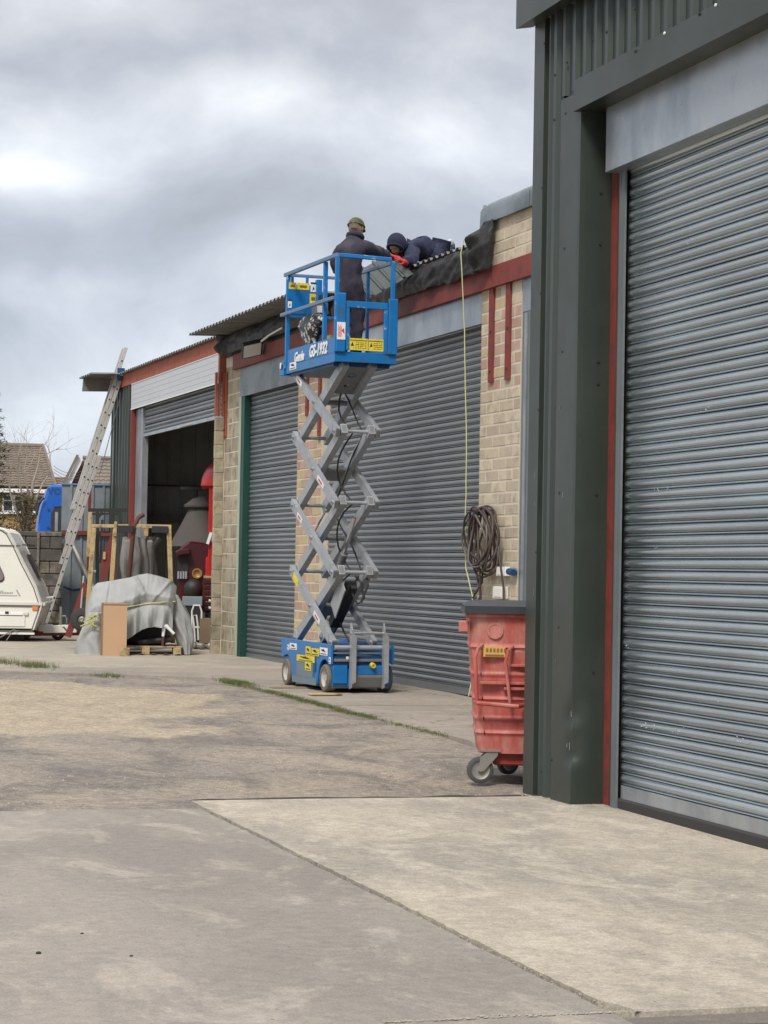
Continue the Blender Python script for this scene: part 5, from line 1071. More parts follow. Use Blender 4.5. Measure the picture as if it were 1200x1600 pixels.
# white handled tool on the pallet
x, z = tl(254, 1010, -.05); t = thing('jack_handle', Frame(*(T.o+T.X*x+T.Y*-.05+Vector((0, 0, .146))), T.a*180/PI), 'white bent handle on a brown post under the tarpaulin arch', 'tool')
mb = MB(); mb.tube([(0, 0, 0), (.01, 0, .16)], .02, 8); mb.build('post', 'rust_brown', t, smooth=True)
mb = MB(); mb.tube([(.005, 0, .15), (.015, 0, .30), (.05, -.01, .31), (.10, -.02, .26), (.17, -.03, .19)], [.022, .03, .032, .024, .022], 8); mb.build('handle', 'white', t, smooth=True)
tag(MB().tube([(0, 0, 0), (.5, 0, .05)], .05, 8).build('machine_shaft', 'black_iron', TP, loc=(.15, .1, .2)), None)
# ---- timber frame behind
TF = view_frame(200, 1015, 35.4)
def tfp(px, py, y=0.0): x, z = TF.f(px, py, y); return (x, y, z-TF.o.z)
tf = thing('timber_frame', TF, 'open frame of pale timber rails standing behind the tarpaulin heap', 'frame')
for p, q, nm, w in [((133, 1005, 0), (147, 825, 0), 'post', .075), ((168, 1005, 0), (180, 826, 0), 'post', .07), ((270, 1005, 0), (264, 825, 0), 'post', .075), ((143, 822, 0), (201, 822, 0), 'top_rail', .055), ((212, 822, 0), (268, 823, 0), 'top_rail', .06), ((138, 870, .6), (141, 800, .6), 'rear_post', .06), ((228, 838, .7), (229, 824, .7), 'rear_post', .07), ((180, 838, -.04), (181, 815, -.04), 'splice', .045)]:
    mb = MB(); a, b = Vector(tfp(*p)), Vector(tfp(*q)); mb.beam(a, b, w, w*.8, up=(0, 1, 0)); mb.build(nm, 'timber', tf, bevel=.006)
for p in ((196, 825), (250, 826)): c = Vector(tfp(*p, -.05)); MB().box(c.x-.13, c.x+.13, c.y-.02, c.y+.02, c.z-.07, c.z+.04).build('clamp', 'black_iron', tf, bevel=.006)
t = thing('bent_pipe', TF, 'rusty brown pipe bent at the top leaning inside the timber frame', 'pipe')
mb = MB(); mb.tube([tfp(199, 1000, .2), tfp(201, 905, .1), tfp(205, 865, .05), (tfp(208, 835, 0)), tfp(211, 820, 0), tfp(216, 809, 0), tfp(224, 804, .05)], .036, 10); mb.build('pipe', 'rust_brown', t, smooth=True)
def cov(u, v):
    px = 189+56*u; x, _, z = tfp(px, 905-(905-840)*v, .35); c = math.cos(u*PI); s_ = math.sin(u*PI)
    x += .02*math.sin(v*8+u*5)+(.09*max(0, v-.82)/.18*(1 if u > .8 else 0)); return (x, .75-.35*s_-.03*math.sin(u*26+v*2), z+.02*math.sin(u*17)*(v > .9)-.25*(1-v))
t = thing('covered_seat', TF, 'upright shape hidden under a drab grey cloth behind the timber frame', 'cover'); mb = MB(); mb.grid(cov, 50, 20); mb.build('cloth', 'tarp_dark', t, smooth='all')
a, b = tfp(190, 905, .4), tfp(243, 842, .4); mb = MB(); mb.box(a[0]+.03, b[0]-.03, .5, .95, .0, b[2]-.02); mb.build('frame', 'tarp_dark', t, bevel=.03)
t = thing('black_stand', TF, 'black iron stand with a flat top behind the timber frame', 'stand')
for p, q, w in [((138, 797, .9), (198, 797, .9), .055), ((141, 803, .9), (190, 803, .9), .03), ((152, 1000, .9), (152, 797, .9), .06), ((160, 812, .9), (157, 880, .9), .04), ((172, 797, .9), (176, 822, .9), .05), ((186, 798, .9), (190, 828, .9), .05), ((196, 822, .9), (194, 1000, .9), .05), ((150, 812, .9), (160, 800, .9), .05)]:
    mb = MB(); mb.beam(tfp(*p), tfp(*q), w, w); mb.build('bar', 'black_iron', t)
t = thing('red_steel_frame', TF, 'dark red steel frame with a solid triangular plate behind the timber posts', 'frame')
mb = MB(); mb.prism([tfp(157, 915, .8)[::2], tfp(158, 878, .8)[::2], tfp(174, 832, .8)[::2], tfp(175, 870, .8)[::2], tfp(164, 915, .8)[::2]], 'y', .8, .85); mb.build('plate', 'rust_red', t)
for p, q, w in [((106, 995, .5), (134, 912, .5), .10), ((140, 1000, .6), (148, 950, .6), .08), ((178, 832, .8), (178, 1000, .8), .07), ((158, 835, .82), (178, 835, .82), .05)]:
    mb = MB(); mb.beam(tfp(*p), tfp(*q), w, w); mb.build('bar', 'rust_red', t)
MB().box(*(lambda p: (p[0]-.02, p[0]+.02, .77, .79, p[2]-.06, p[2]+.06))(tfp(163, 868, .8))).build('tag', 'timber', t)
t = thing('trolley_wheel', TF, 'small dark wheel and pale fittings by the caravan drawbar', 'wheel'); c = tfp(128, 968, .4); mb = MB(); mb.lathe(c, (.15, 1, 0), [(-.05, .07), (-.05, .16), (-.03, .185), (.03, .185), (.05, .16), (.05, .07)], 20); mb.build('tyre', 'rubber', t, smooth=True)
mb = MB(); mb.lathe(c, (.15, 1, 0), [(-.04, 0), (-.045, .03), (-.02, .07), (.03, .07)], 12); mb.build('hub', 'castor', t); mb = MB(); mb.tube([tfp(126, 958, .4), tfp(131, 900, .5)], .02, 6); mb.tube([tfp(143, 905, .6), tfp(144, 893, .6), tfp(150, 893, .6)], .025, 6); mb.build('bracket', 'castor', t)
# ================================================================== inside the bay
def bv(n, s): return Frame(*bl(n, s, gz(36)+.015), 1.2)
def vf(px, d): f = view_frame(px, 1000, d); f.o.z = .215; return f
V = vf(330, 38.2)
def vp(px, py, y=0.0): x, z = V.f(px, py, y); return (x, y, z-V.o.z)
rv = thing('red_vehicle', V, 'bright red vintage vehicle with a domed cab roof inside the open bay', 'vehicle')
xl, _, zb = vp(315, 757); _, _, ztp = vp(330, 708)
def dome(u, v):
    a = v*PI/2; q = max(0.001, math.cos(a)); h = ztp-zb
    sx2, sy = .95, .85; t = u*2*PI; ex = abs(math.cos(t))**.7*math.copysign(1, math.cos(t)); ey = abs(math.sin(t))**.7*math.copysign(1, math.sin(t))
    r = q**.55; return (xl-.02+sx2+sx2*r*ex, sy+sy*r*ey, zb+h*math.sin(a))
mb = MB(); mb.grid(dome, 48, 14); mb.build('cab_roof', 'bright_red', rv, smooth='all')
mb = MB(); mb.box(xl+.0, xl+1.86, .02, 1.68, zb-.03, zb+.0); mb.build('roof_lip', 'bright_red', rv, bevel=.01)
a, b = vp(328, 757), vp(323, 900)
for y in (.1, 1.55):
    for dx in (0, 1.45): mb = MB(); mb.beam((a[0]+.03+dx, y, zb-.03), (b[0]+.06+dx, y, vp(323, 900)[2]), .085, .07, up=(0, 1, 0)); mb.build('pillar', 'bright_red', rv, bevel=.01)
zc = vp(330, 900)[2]; xc = vp(321, 900)[0]
MB().box(xc+.0, xc+1.7, .1, 1.6, zc-.5, vp(330, 870)[2]).build('cab_side', 'bright_red', rv, bevel=.02); MB().box(xc-.03, xc+1.8, .0, 1.7, zc-.04, zc).build('trim_strip', 'timber', rv, bevel=.004)
MB().box(xc+.1, xc+1.7, .2, 1.6, .3, zc-.5).build('chassis', 'maroon', rv)
for y in (.2, 1.4): mb = MB(); mb.lathe((xc+1.2, y, .42), (0, 1, 0), [(0, .2), (0, .40), (.05, .42), (.15, .42), (.2, .40), (.2, .2)], 20); mb.build('tyre', 'rubber', rv, smooth=True)
mb = MB(); mb.prism([vp(326, 842, .06)[::2], vp(332, 818, .06)[::2], vp(344, 822, .06)[::2], vp(338, 845, .06)[::2]], 'y', .02, .06); mb.prism([vp(332, 818, .0)[::2], vp(337, 810, .0)[::2], vp(345, 815, 0)[::2]], 'y', -.02, .0); mb.build('mirror', 'bright_red', rv, bevel=.005)
mb = MB(); mb.beam(vp(324, 850), vp(330, 832), .02, .05); mb.box(*(lambda p, q: (p[0], q[0], -.06, -.04, q[2], p[2]))(vp(331, 838), vp(342, 847))); mb.build('white_mark', 'white', rv)
mb = MB(); mb.ell(vp(333, 765, .3), (.06, .06, .09), 12, 8); mb.build('lantern', 'brass', rv, smooth='all')
# tool chest
t = thing('tool_chest', V, 'dark red tool chest of shallow drawers in front of the red vehicle', 'cabinet')
x0, _, z1 = vp(317, 904, -.5); z0 = vp(317, 955, -.5)[2]; MB().box(x0, x0+.62, -.5, -.1, z0, z1).build('case', 'maroon', t, bevel=.005)
n = 6
for i in range(n):
    a = z0+(z1-z0)*(i+.1)/n; b = z0+(z1-z0)*(i+.9)/n; MB().box(x0+.02, x0+.60, -.515, -.502, a, b).build('drawer', 'maroon', t, bevel=.003); MB().box(x0+.05, x0+.57, -.53, -.516, b-.02, b-.008).build('drawer_handle', 'brass' if i in (1, 2) else 'rust_red', t)
MB().box(x0+.05, x0+.55, -.48, -.12, .0, z0).build('stand', 'black_iron', t)
# maroon vintage car with a cloth cone
M_ = vf(300, 39.2)
def mp(px, py, y=0.0): x, z = M_.f(px, py, y); return (x, y, z-M_.o.z)
mc = thing('vintage_car', M_, 'old maroon car with brass lamp under a drab cloth inside the bay', 'car')
P0 = [mp(*p)[::2] for p in ((276, 862), (285, 852), (296, 845), (320, 848), (345, 850), (345, 955), (318, 958), (300, 955), (278, 950))]
mb = MB(); mb.prism(P0, 'y', .25, 1.9); mb.build('body', 'maroon', mc, bevel=.04)
mb = MB(); mb.prism([mp(*p)[::2] for p in ((273, 862), (280, 858), (297, 857), (298, 866), (276, 868))], 'y', .05, .6); mb.build('wing', 'maroon', mc, bevel=.02)
MB().box(*(lambda p, q: (p[0], q[0], .21, .245, q[2], p[2]))(mp(277, 869, .2), mp(294, 905, .2))).build('grille', 'black_iron', mc)
for i in range(4): c = mp(279+4*i, 898, .18); mb = MB(); mb.tube([(c[0], .19, c[2]-.07), (c[0], .19, c[2]+.06)], .02, 8); mb.build('grille_bar', 'lift_grey', mc)
mb = MB(); mb.lathe(mp(308, 896, .2), (0, -1, 0), [(-.04, .06), (0, .085), (.03, .09), (.03, .065), (.01, .06), (.0, .0)], 20); mb.build('lamp', 'brass', mc, smooth=True)
mb = MB(); mb.ell(mp(302, 920, .1), (.17, .14, .17), 16, 10); mb.build('mudguard', 'black_iron', mc, smooth='all')
cx, _, cz = mp(308, 850, .9); ct = mp(306, 785, .9)[2]
mb = MB(); mb.lathe((cx+.12, .95, 0), (0, 0, 1), [(cz-.05, .62), (cz+.03, .58), ((cz+ct)/2, .40), (ct, .20)], 20)
mb.v = [(x+.02*math.sin(12*math.atan2(y-.95, x-cx)), y, z) for x, y, z in mb.v]; mat('cloth_brown', (.075, .066, .06), .9, 0, .25, 5, bump=.01, bscale=8); mb.build('cloth_cover', 'cloth_brown', mc, smooth='all')
mb = MB(); c = mp(318, 790, .9); mb.lathe((c[0], .95, 0), (0, 0, 1), [(c[2]-.04, .33), (c[2], .36), (c[2]+.04, .30), (c[2]+.12, .2), (c[2]+.17, .02)], 22); mb.build('cloth_cap', 'cloth_brown', mc, smooth='all')
mb = MB(); a = mp(282, 762, 1.2); mb.box(a[0], a[0]+.42, 1.1, 1.4, a[2]-.04, a[2]+.02); mb.tube([(a[0]+.3, 1.25, a[2]), (a[0]+.25, 1.25, a[2]-.5)], .02, 6); t = thing('wall_shelf', M_, 'black bracket shelf on the end wall above the maroon car', 'shelf'); mb.build('shelf', 'black_iron', t)
t = thing('parts_box', V, 'plain blue-grey metal box standing in front of the maroon car', 'box'); a, b = vp(285, 932, -.8), vp(316, 947, -.8); MB().box(a[0], b[0], -.8, -.4, b[2], a[2]).build('case', 'tool_grey', t, bevel=.006); MB().box(a[0]+.04, b[0]-.04, -.78, -.42, 0, b[2]).build('base', 'black_iron', t)
t = thing('wire_chair', V, 'white tubular wire chair at the front of the open bay', 'chair')
mb = MB()
for pth in ([(300, 995), (300, 955), (303, 946), (312, 946), (315, 955), (315, 975)], [(305, 1003), (303, 975), (301, 962), (307, 961), (309, 975), (310, 1000)], [(302, 980), (326, 981)], [(318, 1008), (318, 978)]): mb.tube([vp(*p, -1.1) for p in pth], .016, 6)
mb.build('frame', 'white', t, smooth=True); MB().box(*(lambda p, q: (p[0], q[0], -1.12, -.75, q[2], p[2]))(vp(312, 966, -1.1), vp(330, 1005, -1.1))).build('wooden_panel', 'timber_old', t)
t = thing('white_stool', V, 'stacked white metal stool half hidden by the block column', 'stool')
mb = MB()
for py in (938, 949, 970, 977): mb.tube([vp(326, py, -1.0), vp(333, py+2, -1.0), vp(342, py-3, -1.0)], .02, 6)
mb.tube([vp(330, 970, -1.0), vp(334, 1002, -1.0)], .018, 6); mb.tube([vp(340, 940, -1.0), vp(340, 1006, -1.0)], .018, 6); mb.build('frame', 'white', t, smooth=True)
mb = MB(); random.seed(4)
for i in range(22):
    c = vp(random.uniform(303, 332), 1007, -1.2-random.random()*.4); mb.ell((c[0], c[1], .05), (random.uniform(.03, .08), .05, random.uniform(.02, .06)), 8, 5)
o = mb.build('scrap', 'castor', loc=V.o); o.rotation_euler = (0, 0, V.a); tag(o, 'scattered small metal scrap on the floor by the wire chair', 'scrap', kind='stuff')
# ================================================================== ladder
LD = Frame(6.12, 42.55, .2, 1.2)
ld = thing('ladder', LD, 'long aluminium extension ladder leaning on the roof edge at the far end', 'ladder')
def lp(px, py): x, z = LD.f(px, py); return Vector((x, 0, z-.2))
bA, tA = lp(66, 985), lp(207, 548); dL = (tA-bA).normalized(); nL = Vector((-dL.z, 0, dL.x))*1.0     # nL towards -x
Ltot = (tA-bA).length
def section(t0, t1, off, w):
    g = bpy.data.objects.new('ladder_section', None); COL.objects.link(g); g.parent = ld
    for y in (-w/2, w/2):
        mb = MB(); a, b = bA+dL*Ltot*t0+nL*off, bA+dL*Ltot*t1+nL*off; mb.beam(a+Vector((0, y, 0)), b+Vector((0, y, 0)), .028, .068, up=nL); mb.build('rail', 'alu', g, bevel=.004)
    n = int(Ltot*(t1-t0)/.26)
    for i in range(n):
        c = bA+dL*(Ltot*t0+.13+.26*i)+nL*off; mb = MB(); mb.tube([c+Vector((0, -w/2-.004, 0)), c+Vector((0, w/2+.004, 0))], .016, 8); mb.disc(c+Vector((0, -w/2-.016, 0)), (0, 1, 0), .017, .006, 10, 1); mb.build('rung', ['alu', 'ink'], g)
section(0, .62, 0, .32); section(.23, .90, .078, .28); section(.42, 1.0, .156, .24)
c = bA+dL*Ltot*.905+nL*.1; MB().box(c.x-.08, c.x+.06, -.26, -.20, c.z-.12, c.z+.12).build('hook', 'blue_dark', ld, bevel=.01); MB().box(c.x-.03, c.x+.03, -.27, -.262, c.z-.03, c.z+.04).build('label', 'white', ld)
mb = MB(); mb.tube([tA+dL*-1.0+Vector((.02, -.2, 0)), bA+dL*Ltot*.55+Vector((.10, -.2, 0))], .008, 5); mb.build('cord', 'seam', ld)
# ================================================================== caravan
CV = view_frame(40, 1003, 38.8, 0); pcv = CV.o; ang = -math.degrees(math.atan2(pcv.x, pcv.y)); CV = Frame(pcv.x, pcv.y, .21, ang-4.3)
def cp(px, py, y=0.0): x, z = CV.f(px, py, y); return (x, z-.21)
cv = thing('caravan', CV, 'cream touring caravan parked at the left edge with its drawbar pointing right', 'caravan')
OUT = [(0, 824.5), (8, 827), (15, 832), (24, 848), (30.5, 862), (37.5, 877.5), (57, 915), (66.5, 943.5), (65.5, 950), (54, 983)]
prof = [cp(*p) for p in OUT]; xr = prof[0][0]; zt0 = prof[0][1]
left = [(xr-.4, zt0+.10), (xr-1.0, zt0+.16), (xr-3.0, zt0+.16), (xr-3.7, zt0+.0), (xr-3.9, zt0-.5), (xr-3.9, prof[-1][1])]
pol = prof+left[::-1]; CW = 2.05
def shellp(a, b, m, nm, ins=0.0):
    mb = MB(); mb.prism(pol, 'y', a, b); return mb.build(nm, m, cv, bevel=.012)
shellp(.0, CW, 'cream', 'body')
def linepath(pts, y, r, nm, m): mb = MB(); mb.tube([(x, y, z) for x, z in pts], r, 6); return mb.build(nm, m, cv, smooth=True)
linepath([(x-.02, z-.015) for x, z in prof], -.004, .016, 'edge_trim', 'cream2'); linepath([(x-.055, z-.03) for x, z in prof], .0, .010, 'edge_seal', 'seam')
linepath([(x+.0, z) for x, z in prof], CW, .02, 'edge_trim', 'cream2')
zA = cp(0, 852)[1]; xA = cp(32, 852)[0]; MB().box(xr-3.9, xA, -.012, .002, zA-.014, zA+.008).build('waist_line', 'seam', cv)
x_, z_ = cp(36.5, 851); MB().box(x_-.02, x_+.06, -.01, CW+.01, z_-.015, z_+.012).build('roof_joint', 'seam', cv)
zB = cp(0, 946)[1]; MB().box(xr-3.9, cp(66, 946)[0], -.016, .002, zB-.016, zB+.012).build('lower_line', 'seam', cv); MB().box(xr-3.9, cp(66, 944)[0], -.02, .002, zB+.013, zB+.06).build('rubbing_strip', 'cream2', cv)
zC = cp(0, 984)[1]; MB().box(xr-3.9, cp(52, 984)[0], -.02, .01, zC-.04, zC-.005).build('skirt_seal', 'seam', cv); MB().box(xr-3.9, cp(54, 984)[0], -.025, .0, zC-.075, zC-.04).build('skirt_rail', 'cream', cv)
a, b = cp(-60, 955), cp(39, 979); g = bpy.data.objects.new('locker_hatch', None); COL.objects.link(g); g.parent = cv; MB().box(a[0], b[0], -.016, .0, b[1], a[1]).build('panel', 'cream', g, bevel=.004); MB().box(a[0]+.01, b[0]-.04, -.028, -.016, a[1]-.055, a[1]-.015).build('top_trim', 'white', g, bevel=.004); MB().box(a[0], b[0]-.04, -.0165, -.0160, a[1]-.07, a[1]-.058).build('seam', 'seam', g)
c = cp(11, 957); MB().box(c[0]-.03, c[0]+.03, -.04, -.028, c[1]-.02, c[1]+.02).build('latch', 'ink', g); c = cp(41, 958); MB().box(c[0]-.05, c[0]+.04, -.03, -.0, c[1]-.04, c[1]+.02).build('hinge', 'cream2', g, bevel=.008)
a, b = cp(50.5, 947.5), cp(59.5, 953.5); MB().box(a[0], b[0], -.025, .0, b[1], a[1]).build('side_marker', 'orange', cv, bevel=.006)
# side window
a, b = cp(-50, 872), cp(11, 910); rr_ = .13
def rrect(x0, x1, z0, z1, r, slant=0.0):
    P = []
    for cx_, cz_, a0 in ((x1-r, z1-r, 0), (x0+r, z1-r, PI/2), (x0+r, z0+r, PI), (x1-r, z0+r, 1.5*PI)):
        for k in range(6): t = a0+PI/2*k/5; x = cx_+r*math.cos(t); z = cz_+r*math.sin(t); P.append((x-slant*(z-z0) if x > (x0+x1)/2 else x, z))
    return P
w = bpy.data.objects.new('window', None); COL.objects.link(w); w.parent = cv; mb = MB(); mb.prism(rrect(a[0], b[0], b[1], a[1], rr_, .45), 'y', -.012, .004); mb.build('frame', 'rubber', w); mb = MB(); mb.prism(rrect(a[0]+.03, b[0]-.025, b[1]+.03, a[1]-.03, rr_*.8, .45), 'y', -.02, -.006); mb.build('pane', 'glass_pink', w)
# faint stripe and script of the maker's decal
a, b = cp(-20, 930), cp(27, 930); mb = MB(); mb.box(a[0], b[0], -.004, .001, a[1]-.008, a[1]+.008); p, q = cp(25.5, 921.5), cp(30.5, 931.5); mb.prism([(p[0]-.01, p[1]), (p[0]+.015, p[1]), (q[0]+.02, q[1]), (q[0]-.01, q[1])], 'y', -.004, .001); mb.build('decal_stripe', 'tarp', cv)
mb = MB()
for i, ph in enumerate(lin(0, 1, 10)): c = cp(-8+26*ph, 926); h = (.03 if i not in (3, 4) else .055); mb.prism([(c[0], c[1]-.02), (c[0]+.018, c[1]-.02), (c[0]+.028, c[1]-.02+h), (c[0]+.010, c[1]-.02+h)], 'y', -.004, .001)
mb.build('decal_script', 'tarp', cv)
# front face details, seen edge on
x_, z_ = cp(57, 888); mb = MB(); mb.prism([(prof[4][0]+.0, prof[4][1]), (prof[4][0]+.09, prof[4][1]+.02), (prof[5][0]+.34, prof[6][1]+.22), (prof[6][0]-.02, prof[6][1]+.05)], 'y', .25, CW-.25) if False else mb.beam((prof[4][0]+.055, CW*.72, prof[4][1]-.04), (prof[6][0]-.03, CW*.72, prof[6][1]+.12), .7, .04, up=(1, 0, .3)); mb.build('front_window', 'glass_dark', cv, bevel=.01)
x_, z_ = cp(68, 944); mb = MB(); mb.tube([(x_, .02, z_), (x_, CW-.02, z_)], .03, 8); mb.build('front_bumper', 'cream2', cv, smooth=True)
x_, z_ = cp(78, 933, 1.5); mb = MB(); mb.tube([(x_-.1, 1.5, z_-.02), (x_+.06, 1.5, z_+.0)], .02, 6); mb.build('grab_handle', 'white', cv, smooth=True)
a, b = cp(70, 976, 1.0), cp(121, 988, 1.0); mb = MB(); mb.prism([(a[0]-.1, b[1]-.02), (a[0]-.1, a[1]+.0), (b[0]+.0, a[1]+.0), (b[0]+.0, b[1]), ], 'y', .72, 1.32); mb.build('drawbar_cover', 'cream2', cv, bevel=.01)
mb = MB(); mb.beam((prof[-1][0]-.6, .5, a[1]-.16), (b[0]+.1, 1.0, a[1]-.14), .06, .08); mb.beam((prof[-1][0]-.6, 1.55, a[1]-.16), (b[0]+.1, 1.05, a[1]-.14), .06, .08); mb.build('drawbar', 'rust_red', cv)
mb = MB(); mb.box(prof[-1][0]-3.6, prof[-1][0]-.2, .3, 1.8, zC-.18, zC-.03); mb.build('underframe', 'black_iron', cv)
c = cp(90, 993, .9); g = bpy.data.objects.new('jockey_wheel', None); COL.objects.link(g); g.parent = cv; mb = MB(); mb.lathe((c[0], .9, .12), (0, 1, 0), [(0, .05), (0, .10), (.02, .115), (.06, .115), (.08, .10), (.08, .05)], 18); mb.build('tyre', 'rubber', g, smooth=True); mb = MB(); mb.tube([(c[0]+.05, .86, .12), (c[0]+.05, .86, .6)], .025, 8); mb.tube([(c[0]+.05, .86, .25), (c[0], .94, .12)], .015, 6); mb.build('stem', 'castor', g)
mb = MB(); p = cp(87, 978, .8); mb.disc((p[0], .8, p[1]+.02), (0, 0, 1), .05, .05, 10); mb.tube([(p[0]+.0, .78, p[1]+.02), (p[0]+.15, .72, p[1]-.02), (p[0]+.22, .71, p[1]-.10)], .012, 6); mb.build('breakaway_cable', 'ink', cv)
p = cp(98, 966, 1.1); mb = MB(); mb.tube([(p[0]-.06, 1.1, p[1]+.04), (p[0]+.05, 1.1, p[1]+.04), (p[0]+.07, 1.1, p[1]+.0), (p[0]+.07, 1.1, p[1]-.15)], .014, 6); mb.build('drawbar_handle', 'castor', cv, smooth=True)
mb = MB(); p = cp(30, 985); mb.tube([(p[0]-.05, -.02, p[1]), (p[0]-.1, -.03, .2), (p[0]-.4, -.1, .02)], .010, 5); mb.tube([(p[0]-.0, -.02, p[1]), (p[0]-.12, -.1, .15), (p[0]-.2, -.2, .02)], .008, 5); mb.build('hanging_cable', 'castor', cv, smooth=True)
xw = prof[-1][0]-2.0
for y in (.05, 1.8): mb = MB(); mb.lathe((xw, y, .31), (0, 1, 0), [(0, .17), (0, .30), (.03, .315), (.15, .315), (.18, .30), (.18, .17)], 20); mb.build('tyre', 'rubber', cv, smooth=True)
mb = MB(); a = cp(10, 990, .6); mb.beam((a[0]-.5, .6, .25), (a[0]+.25, .6, .05), .04, .03); mb.beam((a[0]+.2, .62, .25), (a[0]-.5, .62, .05), .04, .03); mb.build('corner_steady', 'castor', cv)
# ================================================================== block wall, fence, lorry
BW = Frame(6.2, 42.6, .2, -8)
def bwp(px, py, y=0.0): x, z = BW.f(px, py, y); return x, z-.2
bw = thing('block_wall', BW, 'dark weathered retaining wall of large concrete blocks behind the caravan', 'wall')
xa, zt1 = bwp(60, 830); xb, _ = bwp(98, 830); x0 = bwp(-40, 830)[0]; zt2 = zt1
MB().box(x0, xb, .06, .35, 0, zt2-.01).build('core', 'stone', bw)
hts = []; z = 0
while z < zt2-.1: h = .235; hts.append((z, min(h, zt2-z))); z += h
for r, (z, h) in enumerate(hts):
    xx = xb-(.23 if r % 2 else 0); 
    if r % 2: MB().box(xb-.228, xb, 0, .2, z+.006, z+h-.006).build('block', 'stone', bw, bevel=.012)
    while xx > x0:
        w = .46; d = random.uniform(0, .015); MB().box(max(xx-w, x0)+.006, xx-.006, d, .2, z+.006, z+h-.006).build('block', 'stone', bw, bevel=.012); xx -= w
MB().box(xa-.02, xa+.03, -.04, .02, 0, zt2).build('pier_edge', 'stone', bw, bevel=.01)
FN = Frame(7.0, 43.6, .2, -6)
def fp(px, py, y=0.0): x, z = FN.f(px, py, y); return x, z-.2
fn_ = thing('steel_fence', FN, 'tall blue-grey corrugated steel screen between the block wall and the bay', 'fence')
xa, zt3 = fp(97, 757); xb, _ = fp(186, 757)
x = xa; i = 0
while x < xb+.2:
    pts = []
    for k in range(2): a = x+k*.21; pts += [(a, .0), (a+.15, .0), (a+.17, -.03), (a+.20, -.03)]
    pts.append((x+.42, 0)); mb = MB(); mb.prism([(p, q+.001*(i % 2)) for p, q in pts], 'z', 0, zt3, closed=False); mb.build('steel_sheet', 'grey_clad', fn_, solid=.003); x += .42; i += 1
MB().box(xa-.02, xb+.2, -.04, .03, zt3, zt3+.025).build('top_cap', 'pale_blue', fn_)
z = fp(100, 832)[1]; MB().box(xa, xb+.1, -.09, -.035, z-.04, z+.04).build('rail', 'rust_red', fn_); 
for x in (xa+.05, (xa+xb)/2, xb): MB().box(x-.04, x+.04, .0, .08, 0, zt3-.02).build('post', 'rust_red', fn_)
t = thing('prop', FN, 'grey pole propped diagonally against the steel screen', 'pole'); a, b = fp(111, 842, -.3), fp(134, 893, -.5); mb = MB(); mb.tube([(a[0], -.1, a[1]), (b[0], -.5, b[1]), (b[0]+.5, -.85, b[1]-1.05)], .05, 8); mb.build('pole', 'castor', t, smooth=True)
t = thing('ratchet_strap', FN, 'blue strap tied low across the steel screen', 'strap'); a, b = fp(99, 917, -.1), fp(128, 921, -.1); mb = MB(); mb.beam((a[0], -.06, a[1]), ((a[0]+b[0])/2, -.08, b[1]-.02), .012, .045); mb.beam(((a[0]+b[0])/2, -.08, b[1]-.02), (b[0], -.06, b[1]), .012, .05); mb.build('strap', 'blue_dark', t)
LY = Frame(7.0, 49.0, .2, -7)
def yp(px, py, y=0.0): x, z = LY.f(px, py, y); return x, z-.2
ly = thing('lorry', LY, 'bright blue lorry cab rising above the block wall', 'lorry')
Q = [(78, 757), (74.5, 762), (70, 778), (66, 786), (61, 806), (58.5, 830), (58, 850)]
pf = [yp(*p) for p in Q]; xe = yp(150, 760)[0]; zt4 = pf[0][1]
mb = MB(); mb.prism(pf+[(pf[-1][0], .5), (xe, .5), (xe, zt4)], 'y', 0, 2.4); mb.build('cab', 'lorry_blue', ly, bevel=.05)
MB().box(xe+.05, xe+4, .0, 2.4, .9, zt4-.1).build('trailer_box', 'grey_clad', ly); MB().box(pf[-1][0]+.2, xe+4, .3, 2.1, .45, .9).build('chassis', 'black_iron', ly)
a, b = yp(82, 792), yp(97, 845); mb = MB(); mb.prism([(a[0]+.05, a[1]), (b[0]-.02, a[1]+.02), (b[0]+.0, b[1]), (a[0]-.04, b[1]), (a[0]-.02, a[1]-.12)], 'y', -.012, .01); mb.build('side_window', 'glass_dark', ly)
mb = MB(); mb.prism([(a[0]+.02, a[1]+.03), (b[0]+.03, a[1]+.05), (b[0]+.04, b[1]), (b[0]+.0, b[1]), (b[0]-.02, a[1]+.02), (a[0]+.05, a[1])], 'y', -.03, .0); mb.build('window_trim', 'lorry_blue', ly)
MB().box(*(lambda p, q: (p[0], q[0], -.014, .01, q[1], p[1]))(yp(86, 800), yp(90, 830))).build('curtain', 'galv', ly)
for px, py in ((76, 796), (75, 824)): c = yp(px, py); mb = MB(); mb.disc((c[0], -.01, c[1]), (0, 1, 0), .03, .03, 8); mb.build('bolt', 'blue_dark', ly)
a = yp(75, 772.5); text('VO', 'blue_dark', ly, .20, Matrix(((1, 0, 0, a[0]), (0, 0, -1, -.004), (0, 1, 0, a[1]), (0, 0, 0, 1))), bold=.006)
mb = MB(); mb.tube([(pf[2][0]-.02, -.05, pf[2][1]), (pf[3][0]-.08, -.1, pf[3][1]), (pf[4][0]-.06, -.1, pf[4][1])], .03, 6); mb.build('mirror_arm', 'black_iron', ly)
for x in (pf[-1][0]+1.2, xe+3): mb = MB(); mb.lathe((x, .2, .48), (0, 1, 0), [(0, .25), (0, .46), (.05, .48), (.25, .48)], 18); mb.build('tyre', 'rubber', ly, smooth=True)
